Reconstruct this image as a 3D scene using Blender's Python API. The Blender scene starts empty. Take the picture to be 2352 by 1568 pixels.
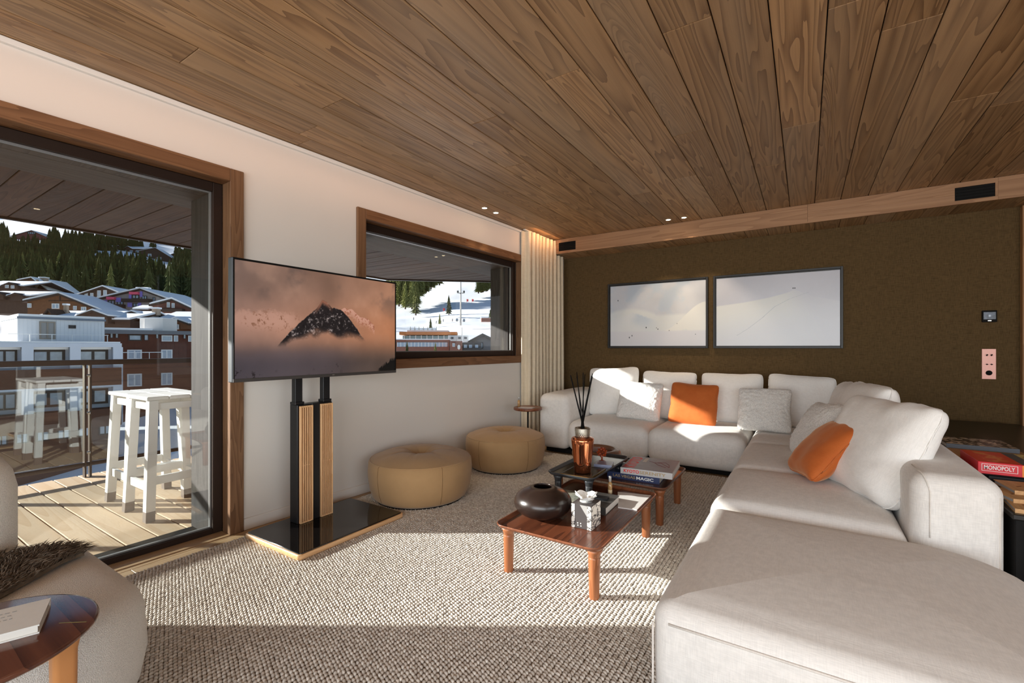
import bpy, bmesh, math, random
import numpy as np
from mathutils import Vector, Matrix, noise

random.seed(7)
np.random.seed(7)
S = bpy.context.scene
COL = S.collection
PI = math.pi

# ------------------------------------------------------------------ camera
FPX, CX, CY, CAMH = 1046.0, 1176.0, 797.0, 1.13
YAW = math.atan(673 / 1046)
FWD = Vector((-math.sin(YAW), math.cos(YAW), 0))
RGT = Vector((math.cos(YAW), math.sin(YAW), 0))
CAMO = Vector((0, 0, CAMH))
cd = bpy.data.cameras.new('camera')
cam = bpy.data.objects.new('camera', cd)
COL.objects.link(cam)
cam.location = CAMO
cam.rotation_euler = (PI / 2, 0, YAW)
cd.sensor_width = 36
cd.lens = FPX * 36 / 2352
cd.shift_y = (CY - 784) / 2352
cd.clip_end = 6000
cd.clip_start = 0.05
S.camera = cam

# ------------------------------------------------------------------ world, sun, exposure
EXPOSURE = 0.0
SUN_EL = math.radians(17.4)
SUN_AZ = Vector((0.841, 0.541, 0))          # direction the light travels, on the plan
w = bpy.data.worlds.new('world')
S.world = w
w.use_nodes = True
nt = w.node_tree
nt.nodes.clear()
sky = nt.nodes.new('ShaderNodeTexSky')
sky.sky_type = 'NISHITA'
sky.sun_disc = False
sky.sun_elevation = SUN_EL
sky.sun_rotation = math.atan2(-SUN_AZ.x, -SUN_AZ.y)
sky.altitude = 1800
sky.air_density = 1.0
sky.dust_density = 0.25
bg = nt.nodes.new('ShaderNodeBackground')
bg.inputs[1].default_value = 0.145
wo = nt.nodes.new('ShaderNodeOutputWorld')
nt.links.new(sky.outputs[0], bg.inputs[0])
nt.links.new(bg.outputs[0], wo.inputs[0])

sd = bpy.data.lights.new('sun', 'SUN')
sd.energy = 12.5
sd.angle = math.radians(0.6)
sd.color = (1.0, 0.955, 0.89)
sun = bpy.data.objects.new('sun', sd)
COL.objects.link(sun)
trav = Vector((SUN_AZ.x * math.cos(SUN_EL), SUN_AZ.y * math.cos(SUN_EL), -math.sin(SUN_EL)))
sun.rotation_euler = trav.to_track_quat('-Z', 'Y').to_euler()


def area(name, loc, direction, sx, sy, power, color=(1, 1, 1), spread=180, along=None):
    l = bpy.data.lights.new(name, 'AREA')
    l.shape = 'RECTANGLE'
    l.size, l.size_y = sx, sy
    l.energy = power
    l.color = color
    l.spread = math.radians(spread)
    o = bpy.data.objects.new(name, l)
    COL.objects.link(o)
    o.location = loc
    if along is None:
        o.rotation_euler = Vector(direction).to_track_quat('-Z', 'Y').to_euler()
    else:
        z = -Vector(direction).normalized()
        y = (Vector(along) - z * Vector(along).dot(z)).normalized()
        x = y.cross(z)
        o.rotation_euler = Matrix((x, y, z)).transposed().to_euler()
    return o


# added fill lamps outside the unseen rear and side openings
area('rear_fill', (0.6, -3.9, 1.3), (0, 1, 0.02), 6.0, 2.2, 262, (0.93, 0.97, 1.0))
area('side_fill', (4.55, -1.3, 1.35), (-1, 0.25, 0.0), 3.6, 2.0, 85, (0.93, 0.97, 1.0))

vs = S.view_settings
vs.view_transform = 'Standard'
vs.look = 'None'
vs.exposure = EXPOSURE
vs.gamma = 1
vs.use_curve_mapping = False
S.display_settings.display_device = 'sRGB'
try:
    S.cycles.use_denoising = True
    S.cycles.denoiser = 'OPENIMAGEDENOISE'
    S.cycles.max_bounces = 10
    S.cycles.diffuse_bounces = 5
    S.cycles.glossy_bounces = 4
    S.cycles.transparent_max_bounces = 16
    S.cycles.sample_clamp_indirect = 6
    S.cycles.caustics_reflective = False
    S.cycles.caustics_refractive = False
except Exception:
    pass

# ------------------------------------------------------------------ object helpers
MATS = {}
ROOTM = {}


def lin(c):
    """sRGB 0-255 -> linear"""
    out = []
    for v in c:
        v = v / 255.0
        out.append(v / 12.92 if v <= 0.04045 else ((v + 0.055) / 1.055) ** 2.4)
    return tuple(out)


class MB:
    """collects faces; verts are lists of 3-tuples"""

    def __init__(s):
        s.v, s.f, s.m, s.smooth = [], [], [], []

    def add(s, verts, faces, mi=0, smooth=False):
        b = len(s.v)
        s.v.extend([tuple(p) for p in verts])
        for f in faces:
            s.f.append(tuple(i + b for i in f))
            s.m.append(mi)
            s.smooth.append(smooth)
        return s

    def box(s, x0, x1, y0, y1, z0, z1, mi=0):
        v = [(x0, y0, z0), (x1, y0, z0), (x1, y1, z0), (x0, y1, z0), (x0, y0, z1), (x1, y0, z1), (x1, y1, z1), (x0, y1, z1)]
        f = [(0, 3, 2, 1), (4, 5, 6, 7), (0, 1, 5, 4), (1, 2, 6, 5), (2, 3, 7, 6), (3, 0, 4, 7)]
        return s.add(v, f, mi)

    def cbox(s, x0, x1, y0, y1, z0, z1, c=0.004, mi=0):
        """box with chamfered edges (24 verts)"""
        xs, ys, zs = (x0, x1), (y0, y1), (z0, z1)
        v, idx = [], {}
        for i in (0, 1):
            for j in (0, 1):
                for k in (0, 1):
                    sx, sy, sz = (1 if i == 0 else -1) * c, (1 if j == 0 else -1) * c, (1 if k == 0 else -1) * c
                    idx[(i, j, k, 0)] = len(v); v.append((xs[i], ys[j] + sy, zs[k] + sz))
                    idx[(i, j, k, 1)] = len(v); v.append((xs[i] + sx, ys[j], zs[k] + sz))
                    idx[(i, j, k, 2)] = len(v); v.append((xs[i] + sx, ys[j] + sy, zs[k]))
        I = lambda i, j, k, a: idx[(i, j, k, a)]
        f = []
        for i in (0, 1):
            q = [I(i, 0, 0, 0), I(i, 1, 0, 0), I(i, 1, 1, 0), I(i, 0, 1, 0)]
            f.append(q if i == 1 else q[::-1])
            q = [I(0, i, 0, 1), I(0, i, 1, 1), I(1, i, 1, 1), I(1, i, 0, 1)]
            f.append(q if i == 1 else q[::-1])
            q = [I(0, 0, i, 2), I(1, 0, i, 2), I(1, 1, i, 2), I(0, 1, i, 2)]
            f.append(q if i == 1 else q[::-1])
        for a in (0, 1):
            for b in (0, 1):
                q = [I(0, a, b, 1), I(1, a, b, 1), I(1, a, b, 2), I(0, a, b, 2)]
                f.append(q)
                q = [I(a, 0, b, 0), I(a, 1, b, 0), I(a, 1, b, 2), I(a, 0, b, 2)]
                f.append(q)
                q = [I(a, b, 0, 0), I(a, b, 1, 0), I(a, b, 1, 1), I(a, b, 0, 1)]
                f.append(q)
                for k in (0, 1):
                    f.append([I(a, b, k, 0), I(a, b, k, 1), I(a, b, k, 2)])
        return s.add(v, f, mi)

    def obox(s, org, ax, ay, az, mi=0):
        """box from an origin corner and three edge vectors"""
        o, ax, ay, az = Vector(org), Vector(ax), Vector(ay), Vector(az)
        v = [o, o + ax, o + ax + ay, o + ay, o + az, o + ax + az, o + ax + ay + az, o + ay + az]
        f = [(0, 3, 2, 1), (4, 5, 6, 7), (0, 1, 5, 4), (1, 2, 6, 5), (2, 3, 7, 6), (3, 0, 4, 7)]
        return s.add([tuple(p) for p in v], f, mi)

    def prism(s, poly, axis, a, b, mi=0):
        """polygon (2d) extruded along axis 'x','y' or 'z' from a to b"""
        n = len(poly)
        def P(p, t):
            if axis == 'x': return (t, p[0], p[1])
            if axis == 'y': return (p[0], t, p[1])
            return (p[0], p[1], t)
        v = [P(p, a) for p in poly] + [P(p, b) for p in poly]
        f = [tuple(range(n))[::-1], tuple(range(n, 2 * n))]
        f += [(i, (i + 1) % n, (i + 1) % n + n, i + n) for i in range(n)]
        return s.add(v, f, mi)

    def tube(s, pts, rad, n=8, mi=0, cap=True, smooth=True):
        pts = [Vector(p) for p in pts]
        rs = rad if isinstance(rad, (list, tuple)) else [rad] * len(pts)
        v, f = [], []
        up = Vector((0, 0, 1))
        for i, p in enumerate(pts):
            t = (pts[min(i + 1, len(pts) - 1)] - pts[max(i - 1, 0)])
            t = t.normalized() if t.length > 1e-9 else Vector((0, 0, 1))
            a = t.cross(up)
            if a.length < 1e-3: a = t.cross(Vector((1, 0, 0)))
            a.normalize()
            b = t.cross(a)
            for k in range(n):
                an = 2 * PI * k / n
                v.append(tuple(p + (a * math.cos(an) + b * math.sin(an)) * rs[i]))
        for i in range(len(pts) - 1):
            for k in range(n):
                f.append((i * n + k, i * n + (k + 1) % n, (i + 1) * n + (k + 1) % n, (i + 1) * n + k))
        s.add(v, f, mi, smooth)
        if cap:
            b0 = len(s.v) - len(v)
            s.f.append(tuple(b0 + k for k in range(n))[::-1]); s.m.append(mi); s.smooth.append(False)
            e = b0 + (len(pts) - 1) * n
            s.f.append(tuple(e + k for k in range(n))); s.m.append(mi); s.smooth.append(False)
        return s

    def lathe(s, prof, cx=0, cy=0, cz=0, n=32, mi=0, smooth=True):
        """prof list of (r,z) ; closes with caps where r==0"""
        v, f = [], []
        for r, z in prof:
            for k in range(n):
                an = 2 * PI * k / n
                v.append((cx + r * math.cos(an), cy + r * math.sin(an), cz + z))
        for i in range(len(prof) - 1):
            for k in range(n):
                f.append((i * n + k, i * n + (k + 1) % n, (i + 1) * n + (k + 1) % n, (i + 1) * n + k))
        f.append(tuple(range(n))[::-1])
        e = (len(prof) - 1) * n
        f.append(tuple(e + k for k in range(n)))
        return s.add(v, f, mi, smooth)

    def loft(s, cx, cy, a, b, rc, prof, mi=0, n=6, smooth=True, cap0=True, cap1=True):
        """stack of rounded rectangles; prof = (inset, z); rc number or 4 radii (++,-+,--,+-)"""
        rcs = rc if isinstance(rc, (list, tuple)) else [rc] * 4
        v, f = [], []
        N = 4 * (n + 1)
        for ins, z in prof:
            for q, (sx, sy) in enumerate(((1, 1), (-1, 1), (-1, -1), (1, -1))):
                r = max(rcs[q] - ins, 0.0005)
                aa, bb = a - ins, b - ins
                r = min(r, aa, bb)
                ox, oy = sx * (aa - r), sy * (bb - r)
                for k in range(n + 1):
                    an = q * PI / 2 + (PI / 2) * k / n
                    v.append((cx + ox + r * math.cos(an), cy + oy + r * math.sin(an), z))
        for i in range(len(prof) - 1):
            for k in range(N):
                f.append((i * N + k, i * N + (k + 1) % N, (i + 1) * N + (k + 1) % N, (i + 1) * N + k))
        b0 = len(s.v)
        e = (len(prof) - 1) * N
        s.add(v, f, mi, smooth)
        # flat end faces get their own corners so that they shade flat
        if cap0: s.add([v[k] for k in range(N)][::-1], [tuple(range(N))], mi, False)
        if cap1: s.add([v[e + k] for k in range(N)], [tuple(range(N))], mi, False)
        return s

    def grid(s, P, nu, nv, mi=0, smooth=True, flip=False):
        """P(u,v)->point with u,v in 0..1"""
        v = [tuple(P(i / nu, j / nv)) for j in range(nv + 1) for i in range(nu + 1)]
        f = []
        for j in range(nv):
            for i in range(nu):
                q = (j * (nu + 1) + i, j * (nu + 1) + i + 1, (j + 1) * (nu + 1) + i + 1, (j + 1) * (nu + 1) + i)
                f.append(q[::-1] if flip else q)
        return s.add(v, f, mi, smooth)

    def xform(s, M):
        s.v = [tuple(M @ Vector(p)) for p in s.v]
        return s

    def build(s, name, mats, parent=None, world=True, fixn=False):
        me = bpy.data.meshes.new(name)
        M = ROOTM.get(parent.name) if (parent is not None and world) else None
        vs_ = s.v
        if M is not None:
            Mi = M.inverted()
            A = np.array(Mi)
            V = np.array(vs_, float)
            V = V @ A[:3, :3].T + A[:3, 3]
            vs_ = V.tolist()
        me.from_pydata(vs_, [], s.f)
        if not isinstance(mats, (list, tuple)): mats = [mats]
        for m in mats: me.materials.append(m)
        me.polygons.foreach_set('material_index', s.m)
        me.polygons.foreach_set('use_smooth', s.smooth)
        if fixn:
            bm = bmesh.new(); bm.from_mesh(me)
            bmesh.ops.recalc_face_normals(bm, faces=bm.faces)
            bm.to_mesh(me); bm.free()
        me.update()
        o = bpy.data.objects.new(name, me)
        COL.objects.link(o)
        if parent is not None:
            o.parent = parent
            if M is not None: ROOTM[o.name] = M
        return o


def tag(o, label=None, cat=None, group=None, kind=None):
    if label: o['label'] = label
    if cat: o['category'] = cat
    if group: o['group'] = group
    if kind: o['kind'] = kind
    return o


def thing(name, label, cat, loc=(0, 0, 0), rotz=0, group=None, M=None):
    o = bpy.data.objects.new(name, None)
    o.empty_display_size = 0.05
    COL.objects.link(o)
    M = M or (Matrix.Translation(Vector(loc)) @ Matrix.Rotation(rotz, 4, 'Z'))
    o.matrix_world = M
    ROOTM[o.name] = M.copy()
    return tag(o, label, cat, group)


def struct_root(name, M=None, label=None):
    o = bpy.data.objects.new(name, None)
    COL.objects.link(o)
    if M is not None: o.matrix_world = M
    ROOTM[o.name] = (M or Matrix()).copy()
    o['kind'] = 'structure'
    if label: o['label'] = label
    return o


def struct(name, mb, m, label=None, fixn=True):
    o = mb.build(name, m, None, fixn=fixn)
    o['kind'] = 'structure'
    ROOTM[o.name] = Matrix()
    if label: o['label'] = label
    return o


def share(name, src, parent, loc=(0, 0, 0), rot=(0, 0, 0), scale=(1, 1, 1)):
    """another object using src's mesh, placed in parent's space"""
    o = bpy.data.objects.new(name, src.data)
    COL.objects.link(o)
    o.parent = parent
    o.location, o.rotation_euler, o.scale = loc, rot, scale
    return o


def dup(root, loc, rotz, label=None, group=None):
    r = root.copy(); COL.objects.link(r)
    r.location = loc; r.rotation_euler = (0, 0, rotz)
    if label: r['label'] = label
    if group: r['group'] = group
    for ch in list(root.children):
        c = ch.copy(); COL.objects.link(c); c.parent = r
        for g in ch.children:
            d = g.copy(); COL.objects.link(d); d.parent = c
    return r


# ------------------------------------------------------------------ material helpers
class N:
    """small wrapper over a material's node tree"""

    def __init__(s, name):
        s.mat = bpy.data.materials.new(name)
        s.mat.use_nodes = True
        s.t = s.mat.node_tree
        s.t.nodes.clear()
        s.out = s.t.nodes.new('ShaderNodeOutputMaterial')

    def n(s, typ, ins=None, **props):
        nd = s.t.nodes.new('ShaderNode' + typ)
        for k, v in props.items(): setattr(nd, k, v)
        for k, v in (ins or {}).items():
            sock = nd.inputs[k]
            if hasattr(v, 'node') and hasattr(v, 'is_output'): s.t.links.new(v, sock)
            else:
                if isinstance(v, (tuple, list)) and len(v) == 3 and sock.type == 'RGBA': v = (*v, 1)
                sock.default_value = v
        return nd

    def math(s, op, a, b=0.0, c=0.0):
        return s.n('Math', {0: a, 1: b, 2: c}, operation=op).outputs[0]

    def mix(s, fac, a, b, blend='MIX'):
        nd = s.t.nodes.new('ShaderNodeMix')
        nd.data_type = 'RGBA'; nd.blend_type = blend
        for k, v in ((0, fac), (6, a), (7, b)):
            if hasattr(v, 'is_output'): s.t.links.new(v, nd.inputs[k])
            else: nd.inputs[k].default_value = (*v, 1) if isinstance(v, (tuple, list)) and len(v) == 3 else v
        return nd.outputs[2]

    def coords(s, scale=(1, 1, 1), rand=False, kind='Object', rot=(0, 0, 0)):
        tc = s.n('TexCoord')
        v = tc.outputs[kind]
        if rand:
            oi = s.n('ObjectInfo')
            sc = s.n('VectorMath', {0: (37.1, 23.7, 11.3), 3: oi.outputs['Random']}, operation='SCALE')
            v = s.n('VectorMath', {0: v, 1: sc.outputs[0]}, operation='ADD').outputs[0]
        return s.n('Mapping', {'Vector': v, 'Scale': scale, 'Rotation': rot}).outputs[0]

    def noise(s, vec, scale=5, detail=2, rough=0.5, dist=0.0, fac=True):
        nd = s.n('TexNoise', {'Vector': vec, 'Scale': scale, 'Detail': detail, 'Roughness': rough, 'Distortion': dist})
        return nd.outputs['Fac' if fac else 'Color']

    def ramp(s, fac, stops, interp='LINEAR'):
        nd = s.n('ValToRGB', {0: fac})
        cr = nd.color_ramp
        cr.interpolation = interp
        while len(cr.elements) < len(stops): cr.elements.new(0.5)
        for e, (p, c) in zip(cr.elements, stops):
            e.position = p
            e.color = (*c, 1) if len(c) == 3 else c
        return nd.outputs[0]

    def bump(s, h, strength=0.3, dist=0.01):
        return s.n('Bump', {'Height': h, 'Strength': strength, 'Distance': dist}).outputs[0]

    def bsdf(s, color, rough=0.6, metal=0.0, spec=0.5, normal=None, **kw):
        ins = {'Base Color': color, 'Roughness': rough, 'Metallic': metal, 'Specular IOR Level': spec}
        if normal is not None: ins['Normal'] = normal
        ins.update(kw)
        b = s.n('BsdfPrincipled', ins)
        s.t.links.new(b.outputs[0], s.out.inputs[0])
        return s.mat


def plain(name, rgb, rough=0.5, metal=0.0, spec=0.5, var=0.06, nscale=30, bump=0.0, **kw):
    """simple material with a little noise in colour and relief; rgb is sRGB 0-255"""
    if name in MATS: return MATS[name]
    m = N(name)
    c = lin(rgb)
    v = m.coords()
    f = m.noise(v, nscale, 3)
    col = m.mix(f, tuple(x * (1 - var) for x in c), tuple(min(1, x * (1 + var)) for x in c))
    nm = m.bump(m.noise(v, nscale * 6, 3), bump, 0.004) if bump else None
    MATS[name] = m.bsdf(col, rough, metal, spec, nm, **kw)
    return MATS[name]


def wood(name, c1, c2, axis='y', fine=1.0, rough=0.55, rand=True, tone=0.22, knots=0.0, bump=0.25, spec=0.35, grey=None, joint=0):
    """straight and cathedral grain running along an axis of the object"""
    m = N(name)
    st = {'x': (0.06, 1, 1), 'y': (1, 0.06, 1), 'z': (1, 1, 0.06)}[axis]
    v = m.coords(st, rand)
    warp = m.noise(v, 3.0 * fine, 2, 0.5, fac=False)
    vv = m.n('VectorMath', {0: v, 1: m.n('VectorMath', {0: warp, 3: 0.22 / fine}, operation='SCALE').outputs[0]}, operation='ADD').outputs[0]
    if knots:
        # swirls that bend the grain round knots
        kv = m.n('TexVoronoi', {'Vector': v, 'Scale': 2.4, 'Randomness': 1.0}, feature='F1')
        kd = kv.outputs['Distance']
        sw = m.math('MULTIPLY', m.math('SUBTRACT', 1.0, m.math('SMOOTH_MIN', m.math('MULTIPLY', kd, 3.2), 1.0, 0.1)), knots)
        vv = m.n('VectorMath', {0: vv, 1: m.n('CombineXYZ', {0: sw, 1: sw, 2: sw}).outputs[0]}, operation='ADD').outputs[0]
    rings = m.n('TexNoise', {'Vector': vv, 'Scale': 9 * fine, 'Detail': 1.5, 'Roughness': 0.4}).outputs['Fac']
    saw = m.math('FRACT', m.math('MULTIPLY', rings, 9.0))
    saw = m.math('POWER', saw, 1.6)
    st2 = {'x': (0.02, 1, 1), 'y': (1, 0.02, 1), 'z': (1, 1, 0.02)}[axis]
    fib = m.noise(m.coords(st2, rand), 190 * fine, 3, 0.6)
    g = m.math('ADD', m.math('MULTIPLY', saw, 0.62), m.math('MULTIPLY', fib, 0.38))
    patch = m.noise(v, 1.3, 3)
    a, b = lin(c1), lin(c2)
    col = m.mix(m.math('MULTIPLY', g, 1.0), a, b)
    col = m.mix(m.math('MULTIPLY', patch, 0.45), col, tuple(x * 0.72 for x in b))
    if grey:
        gp = m.ramp(m.noise(v, 2.1, 4, 0.6), [(0.45, (0, 0, 0)), (0.7, (1, 1, 1))])
        col = m.mix(m.math('MULTIPLY', gp, 0.55), col, lin(grey))
    if rand:
        oi = m.n('ObjectInfo')
        t = m.math('ADD', m.math('MULTIPLY', oi.outputs['Random'], 2 * tone), 1 - tone)
        col = m.n('VectorMath', {0: col, 3: t}, operation='SCALE').outputs[0]
    if knots:
        kk = m.ramp(kd, [(0.02, (1, 1, 1)), (0.075, (0, 0, 0))])
        col = m.mix(m.math('MULTIPLY', kk, 0.7), col, tuple(x * 0.25 for x in b))
    nm = m.bump(g, bump, 0.003) if bump else None
    MATS[name] = m.bsdf(col, rough, 0, spec, nm)
    return MATS[name]


def cloth(name, rgb, var=0.1, scale=260, bump=0.35, rough=0.9, sheen=0.15, slub=True):
    m = N(name)
    c = lin(rgb)
    a = m.noise(m.coords((1, 0.06, 0.06)), scale, 2)
    b = m.noise(m.coords((0.06, 1, 0.06)), scale, 2)
    d = m.noise(m.coords((0.06, 0.06, 1)), scale, 2)
    wv = m.math('MULTIPLY', m.math('ADD', m.math('ADD', a, b), d), 0.3333)
    g = m.ramp(wv, [(0.40, (0, 0, 0)), (0.60, (1, 1, 1))])
    big = m.noise(m.coords(), 3, 3)
    col = m.mix(g, tuple(x * (1 - var) for x in c), tuple(min(1, x * (1 + var)) for x in c))
    col = m.mix(m.math('MULTIPLY', big, 0.25), col, tuple(x * 0.9 for x in c))
    MATS[name] = m.bsdf(col, rough, 0, 0.2, m.bump(wv, bump, 0.002), **{'Sheen Weight': sheen, 'Sheen Roughness': 0.5})
    return MATS[name]


def glass(name, tint=(0.97, 0.985, 0.98), base=0.05, gain=0.85, rough=0.0):
    """thin pane: clear with a reflection that grows at grazing angles"""
    m = N(name)
    lw = m.n('LayerWeight', {'Blend': 0.5})
    f = m.math('ADD', m.math('MULTIPLY', m.math('POWER', lw.outputs['Facing'], 5.0), gain), base)
    tr = m.n('BsdfTransparent', {0: tint})
    gl = m.n('BsdfGlossy', {0: (1, 1, 1), 'Roughness': rough})
    mx = m.n('MixShader', {0: f, 1: tr.outputs[0], 2: gl.outputs[0]})
    m.t.links.new(mx.outputs[0], m.out.inputs[0])
    MATS[name] = m.mat
    return m.mat


def emis(name, rgb, strength):
    m = N(name)
    e = m.n('Emission', {0: lin(rgb), 1: strength})
    m.t.links.new(e.outputs[0], m.out.inputs[0])
    MATS[name] = m.mat
    return m.mat


# ---- flat prints: small pictures worked out here from noise, on the flat objects that carry them
def fbm(h, w_, cells, seed, octv=5, gain=0.5, aspect=True):
    r = np.random.RandomState(seed)
    out = np.zeros((h, w_)); amp = 1.0; tot = 0
    cx_ = cells; cy_ = max(1, int(round(cells * h / w_))) if aspect else cells
    for _ in range(octv):
        g = r.rand(cy_ + 2, cx_ + 2)
        yy = np.linspace(0, cy_, h, endpoint=False); xx = np.linspace(0, cx_, w_, endpoint=False)
        yi, xi = yy.astype(int), xx.astype(int)
        fy, fx = yy - yi, xx - xi
        fy = fy * fy * (3 - 2 * fy); fx = fx * fx * (3 - 2 * fx)
        a = g[yi][:, xi]; b = g[yi][:, xi + 1]; c = g[yi + 1][:, xi]; d = g[yi + 1][:, xi + 1]
        out += amp * ((a * (1 - fx) + b * fx) * (1 - fy)[:, None] + (c * (1 - fx) + d * fx) * fy[:, None])
        tot += amp; amp *= gain; cx_ *= 2; cy_ *= 2
    return out / tot


def sstep(a, b, x):
    t = np.clip((x - a) / (b - a), 0, 1)
    return t * t * (3 - 2 * t)


def blend(img, mask, rgb):
    c = np.array(rgb, float)
    return img * (1 - mask[..., None]) + mask[..., None] * (c if c.ndim == 3 else c[None, None, :])


def printed(name, arr, rough=0.5, emit=0.0, spec=0.4):
    """arr: h x w x 3 sRGB 0-255, row 0 at the top"""
    h, w_ = arr.shape[:2]
    im = bpy.data.images.new(name, w_, h)
    px = np.ones((h, w_, 4), np.float32)
    px[..., :3] = np.clip(arr[::-1] / 255.0, 0, 1)
    im.pixels.foreach_set(px.ravel())
    im.update()
    im.pack()
    m = N(name)
    t = m.n('TexImage', {'Vector': m.n('UVMap').outputs[0]})
    t.image = im
    t.extension = 'EXTEND'
    if emit:
        mt = m.bsdf((0.004, 0.004, 0.005), rough, 0, spec, **{'Emission Color': t.outputs[0], 'Emission Strength': emit})
    else:
        mt = m.bsdf(t.outputs[0], rough, 0, spec)
    MATS[name] = mt
    return mt


def quad(name, p00, p10, p11, p01, m, parent):
    """a flat printed face: lower left, lower right, upper right, upper left"""
    mb = MB().add([p00, p10, p11, p01], [(0, 1, 2, 3)])
    o = mb.build(name, m, parent)
    uv = o.data.uv_layers.new(name='UVMap')
    for i, c in enumerate(((0, 0), (1, 0), (1, 1), (0, 1))): uv.data[i].uv = c
    return o


FONT_DEF = None


def lettering(name, text, org, ax, ay, height, m, parent, width=None, depth=0.0004, bold=0.0):
    """raised print: text set along ax with up vector ay, starting at org; fitted to width"""
    cu = bpy.data.curves.new(name, 'FONT')
    cu.body = text
    cu.size = 1.0
    cu.extrude = depth
    cu.resolution_u = 3
    cu.offset = bold
    o = bpy.data.objects.new(name, cu)
    COL.objects.link(o)
    bpy.context.view_layer.update()
    bb = [Vector(b) for b in o.bound_box]
    x0, x1 = min(b.x for b in bb), max(b.x for b in bb)
    y0, y1 = min(b.y for b in bb), max(b.y for b in bb)
    sy = height / max(1e-6, y1 - y0)
    sx = (width / max(1e-6, x1 - x0)) if width else sy
    ax, ay = Vector(ax).normalized(), Vector(ay).normalized()
    az = ax.cross(ay)
    me = o.to_mesh()
    verts = [Vector(org) + ax * ((v.co.x - x0) * sx) + ay * ((v.co.y - y0) * sy) + az * v.co.z for v in me.vertices]
    faces = [tuple(p.vertices) for p in me.polygons]
    o.to_mesh_clear()
    COL.objects.unlink(o)
    bpy.data.objects.remove(o)
    return MB().add([tuple(v) for v in verts], faces).build(name, m, parent)

# ------------------------------------------------------------------ materials
wood('ceiling_wood', (206, 166, 120), (112, 80, 52), 'y', 1.3, 0.5, True, 0.20, 0.5, 0.6, 0.4, (168, 148, 124))
wood('soffit_wood', (190, 148, 112), (150, 110, 80), 'x', 1.0, 0.55, True, 0.08, 0.4, 0.25, 0.3)
wood('casing_wood_z', (148, 112, 82), (98, 68, 46), 'z', 1.6, 0.55, True, 0.08, 0.3, 0.4, 0.3)
wood('casing_wood_y', (148, 110, 80), (98, 68, 46), 'y', 1.6, 0.55, True, 0.08, 0.3, 0.4, 0.3)
wood('floor_oak', (196, 168, 132), (166, 134, 98), 'y', 1.2, 0.45, True, 0.08, 0.0, 0.12, 0.4)
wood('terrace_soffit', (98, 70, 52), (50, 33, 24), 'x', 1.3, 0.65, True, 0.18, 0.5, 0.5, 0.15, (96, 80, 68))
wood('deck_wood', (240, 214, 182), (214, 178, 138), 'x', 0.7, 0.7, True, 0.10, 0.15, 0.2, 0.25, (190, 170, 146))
wood('grey_post', (74, 70, 69), (46, 43, 43), 'z', 1.2, 0.7, True, 0.05, 0.2, 0.3, 0.2)
wood('grey_beam', (106, 96, 90), (70, 62, 58), 'y', 1.2, 0.7, True, 0.05, 0.2, 0.3, 0.2)
wood('walnut_top', (126, 72, 48), (66, 36, 26), 'y', 1.0, 0.22, True, 0.05, 0.0, 0.05, 0.5)
wood('walnut', (150, 92, 62), (96, 52, 34), 'y', 1.0, 0.30, True, 0.05, 0.0, 0.08, 0.5)
wood('walnut_x', (128, 82, 58), (74, 44, 32), 'x', 1.0, 0.28, True, 0.05, 0.0, 0.08, 0.5)
wood('walnut_dark', (92, 56, 42), (50, 30, 24), 'y', 1.0, 0.22, True, 0.05, 0.0, 0.05, 0.5)
wood('leg_wood', (176, 112, 72), (128, 74, 44), 'z', 2.0, 0.35, True, 0.05, 0.0, 0.08, 0.5)
wood('slat_wood', (242, 202, 156), (216, 166, 116), 'z', 2.0, 0.4, True, 0.06, 0.0, 0.08, 0.4)
wood('slat_wood_y', (242, 202, 156), (216, 166, 116), 'y', 2.0, 0.4, True, 0.06, 0.0, 0.08, 0.4)
wood('board_wood', (214, 172, 124), (184, 138, 92), 'y', 1.5, 0.6, True, 0.06, 0.0, 0.1, 0.3)
wood('pale_post', (196, 152, 112), (156, 112, 78), 'z', 1.5, 0.5, True, 0.04, 0.0, 0.2, 0.3)

plaster = plain('plaster', (224, 220, 215), 0.9, 0, 0.2, 0.015, 4, 0.06)
frame_dark = plain('frame_dark', (46, 33, 27), 0.5, 0, 0.2, 0.1, 40)
rail_metal = plain('rail_metal', (70, 56, 50), 0.45, 0.3, 0.5, 0.08, 40)
black_metal = plain('black_metal', (40, 41, 44), 0.4, 0.5, 0.5, 0.06, 30)
black_matte = plain('black_matte', (14, 13, 13), 0.7, 0, 0.2, 0.1, 30)
black_glass = plain('black_glass', (16, 13, 12), 0.06, 0, 0.6, 0.05, 10)
white_paint = plain('white_paint', (236, 236, 234), 0.5, 0, 0.4, 0.02, 20)
paper = plain('paper', (226, 224, 218), 0.8, 0, 0.2, 0.02, 60)
steel = plain('steel', (190, 188, 184), 0.3, 1.0, 0.5, 0.05, 60)
pane = glass('window_glass', base=0.035, gain=0.75)
rail_glass = glass('railing_glass', (0.88, 0.91, 0.91), 0.08, 0.9)

cloth('linen', (232, 229, 225), 0.08, 520, 0.4)
cloth('linen_light', (245, 243, 240), 0.05, 520, 0.4)
cloth('sofa_edge', (222, 216, 209), 0.07, 260, 0.4)
cloth('curtain_cloth', (222, 208, 184), 0.07, 180, 0.3)


def olive():
    m = N('olive_fabric')
    a = m.noise(m.coords((1, 1, 0.05)), 420, 2)
    b = m.noise(m.coords((0.05, 1, 1)), 420, 2)
    wv = m.math('MULTIPLY', m.math('ADD', a, b), 0.5)
    g = m.ramp(wv, [(0.38, (0, 0, 0)), (0.62, (1, 1, 1))])
    col = m.mix(g, lin((77, 60, 37)), lin((105, 84, 54)))
    MATS['olive_fabric'] = m.bsdf(col, 0.85, 0, 0.2, m.bump(wv, 0.3, 0.002))


olive()


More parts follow.
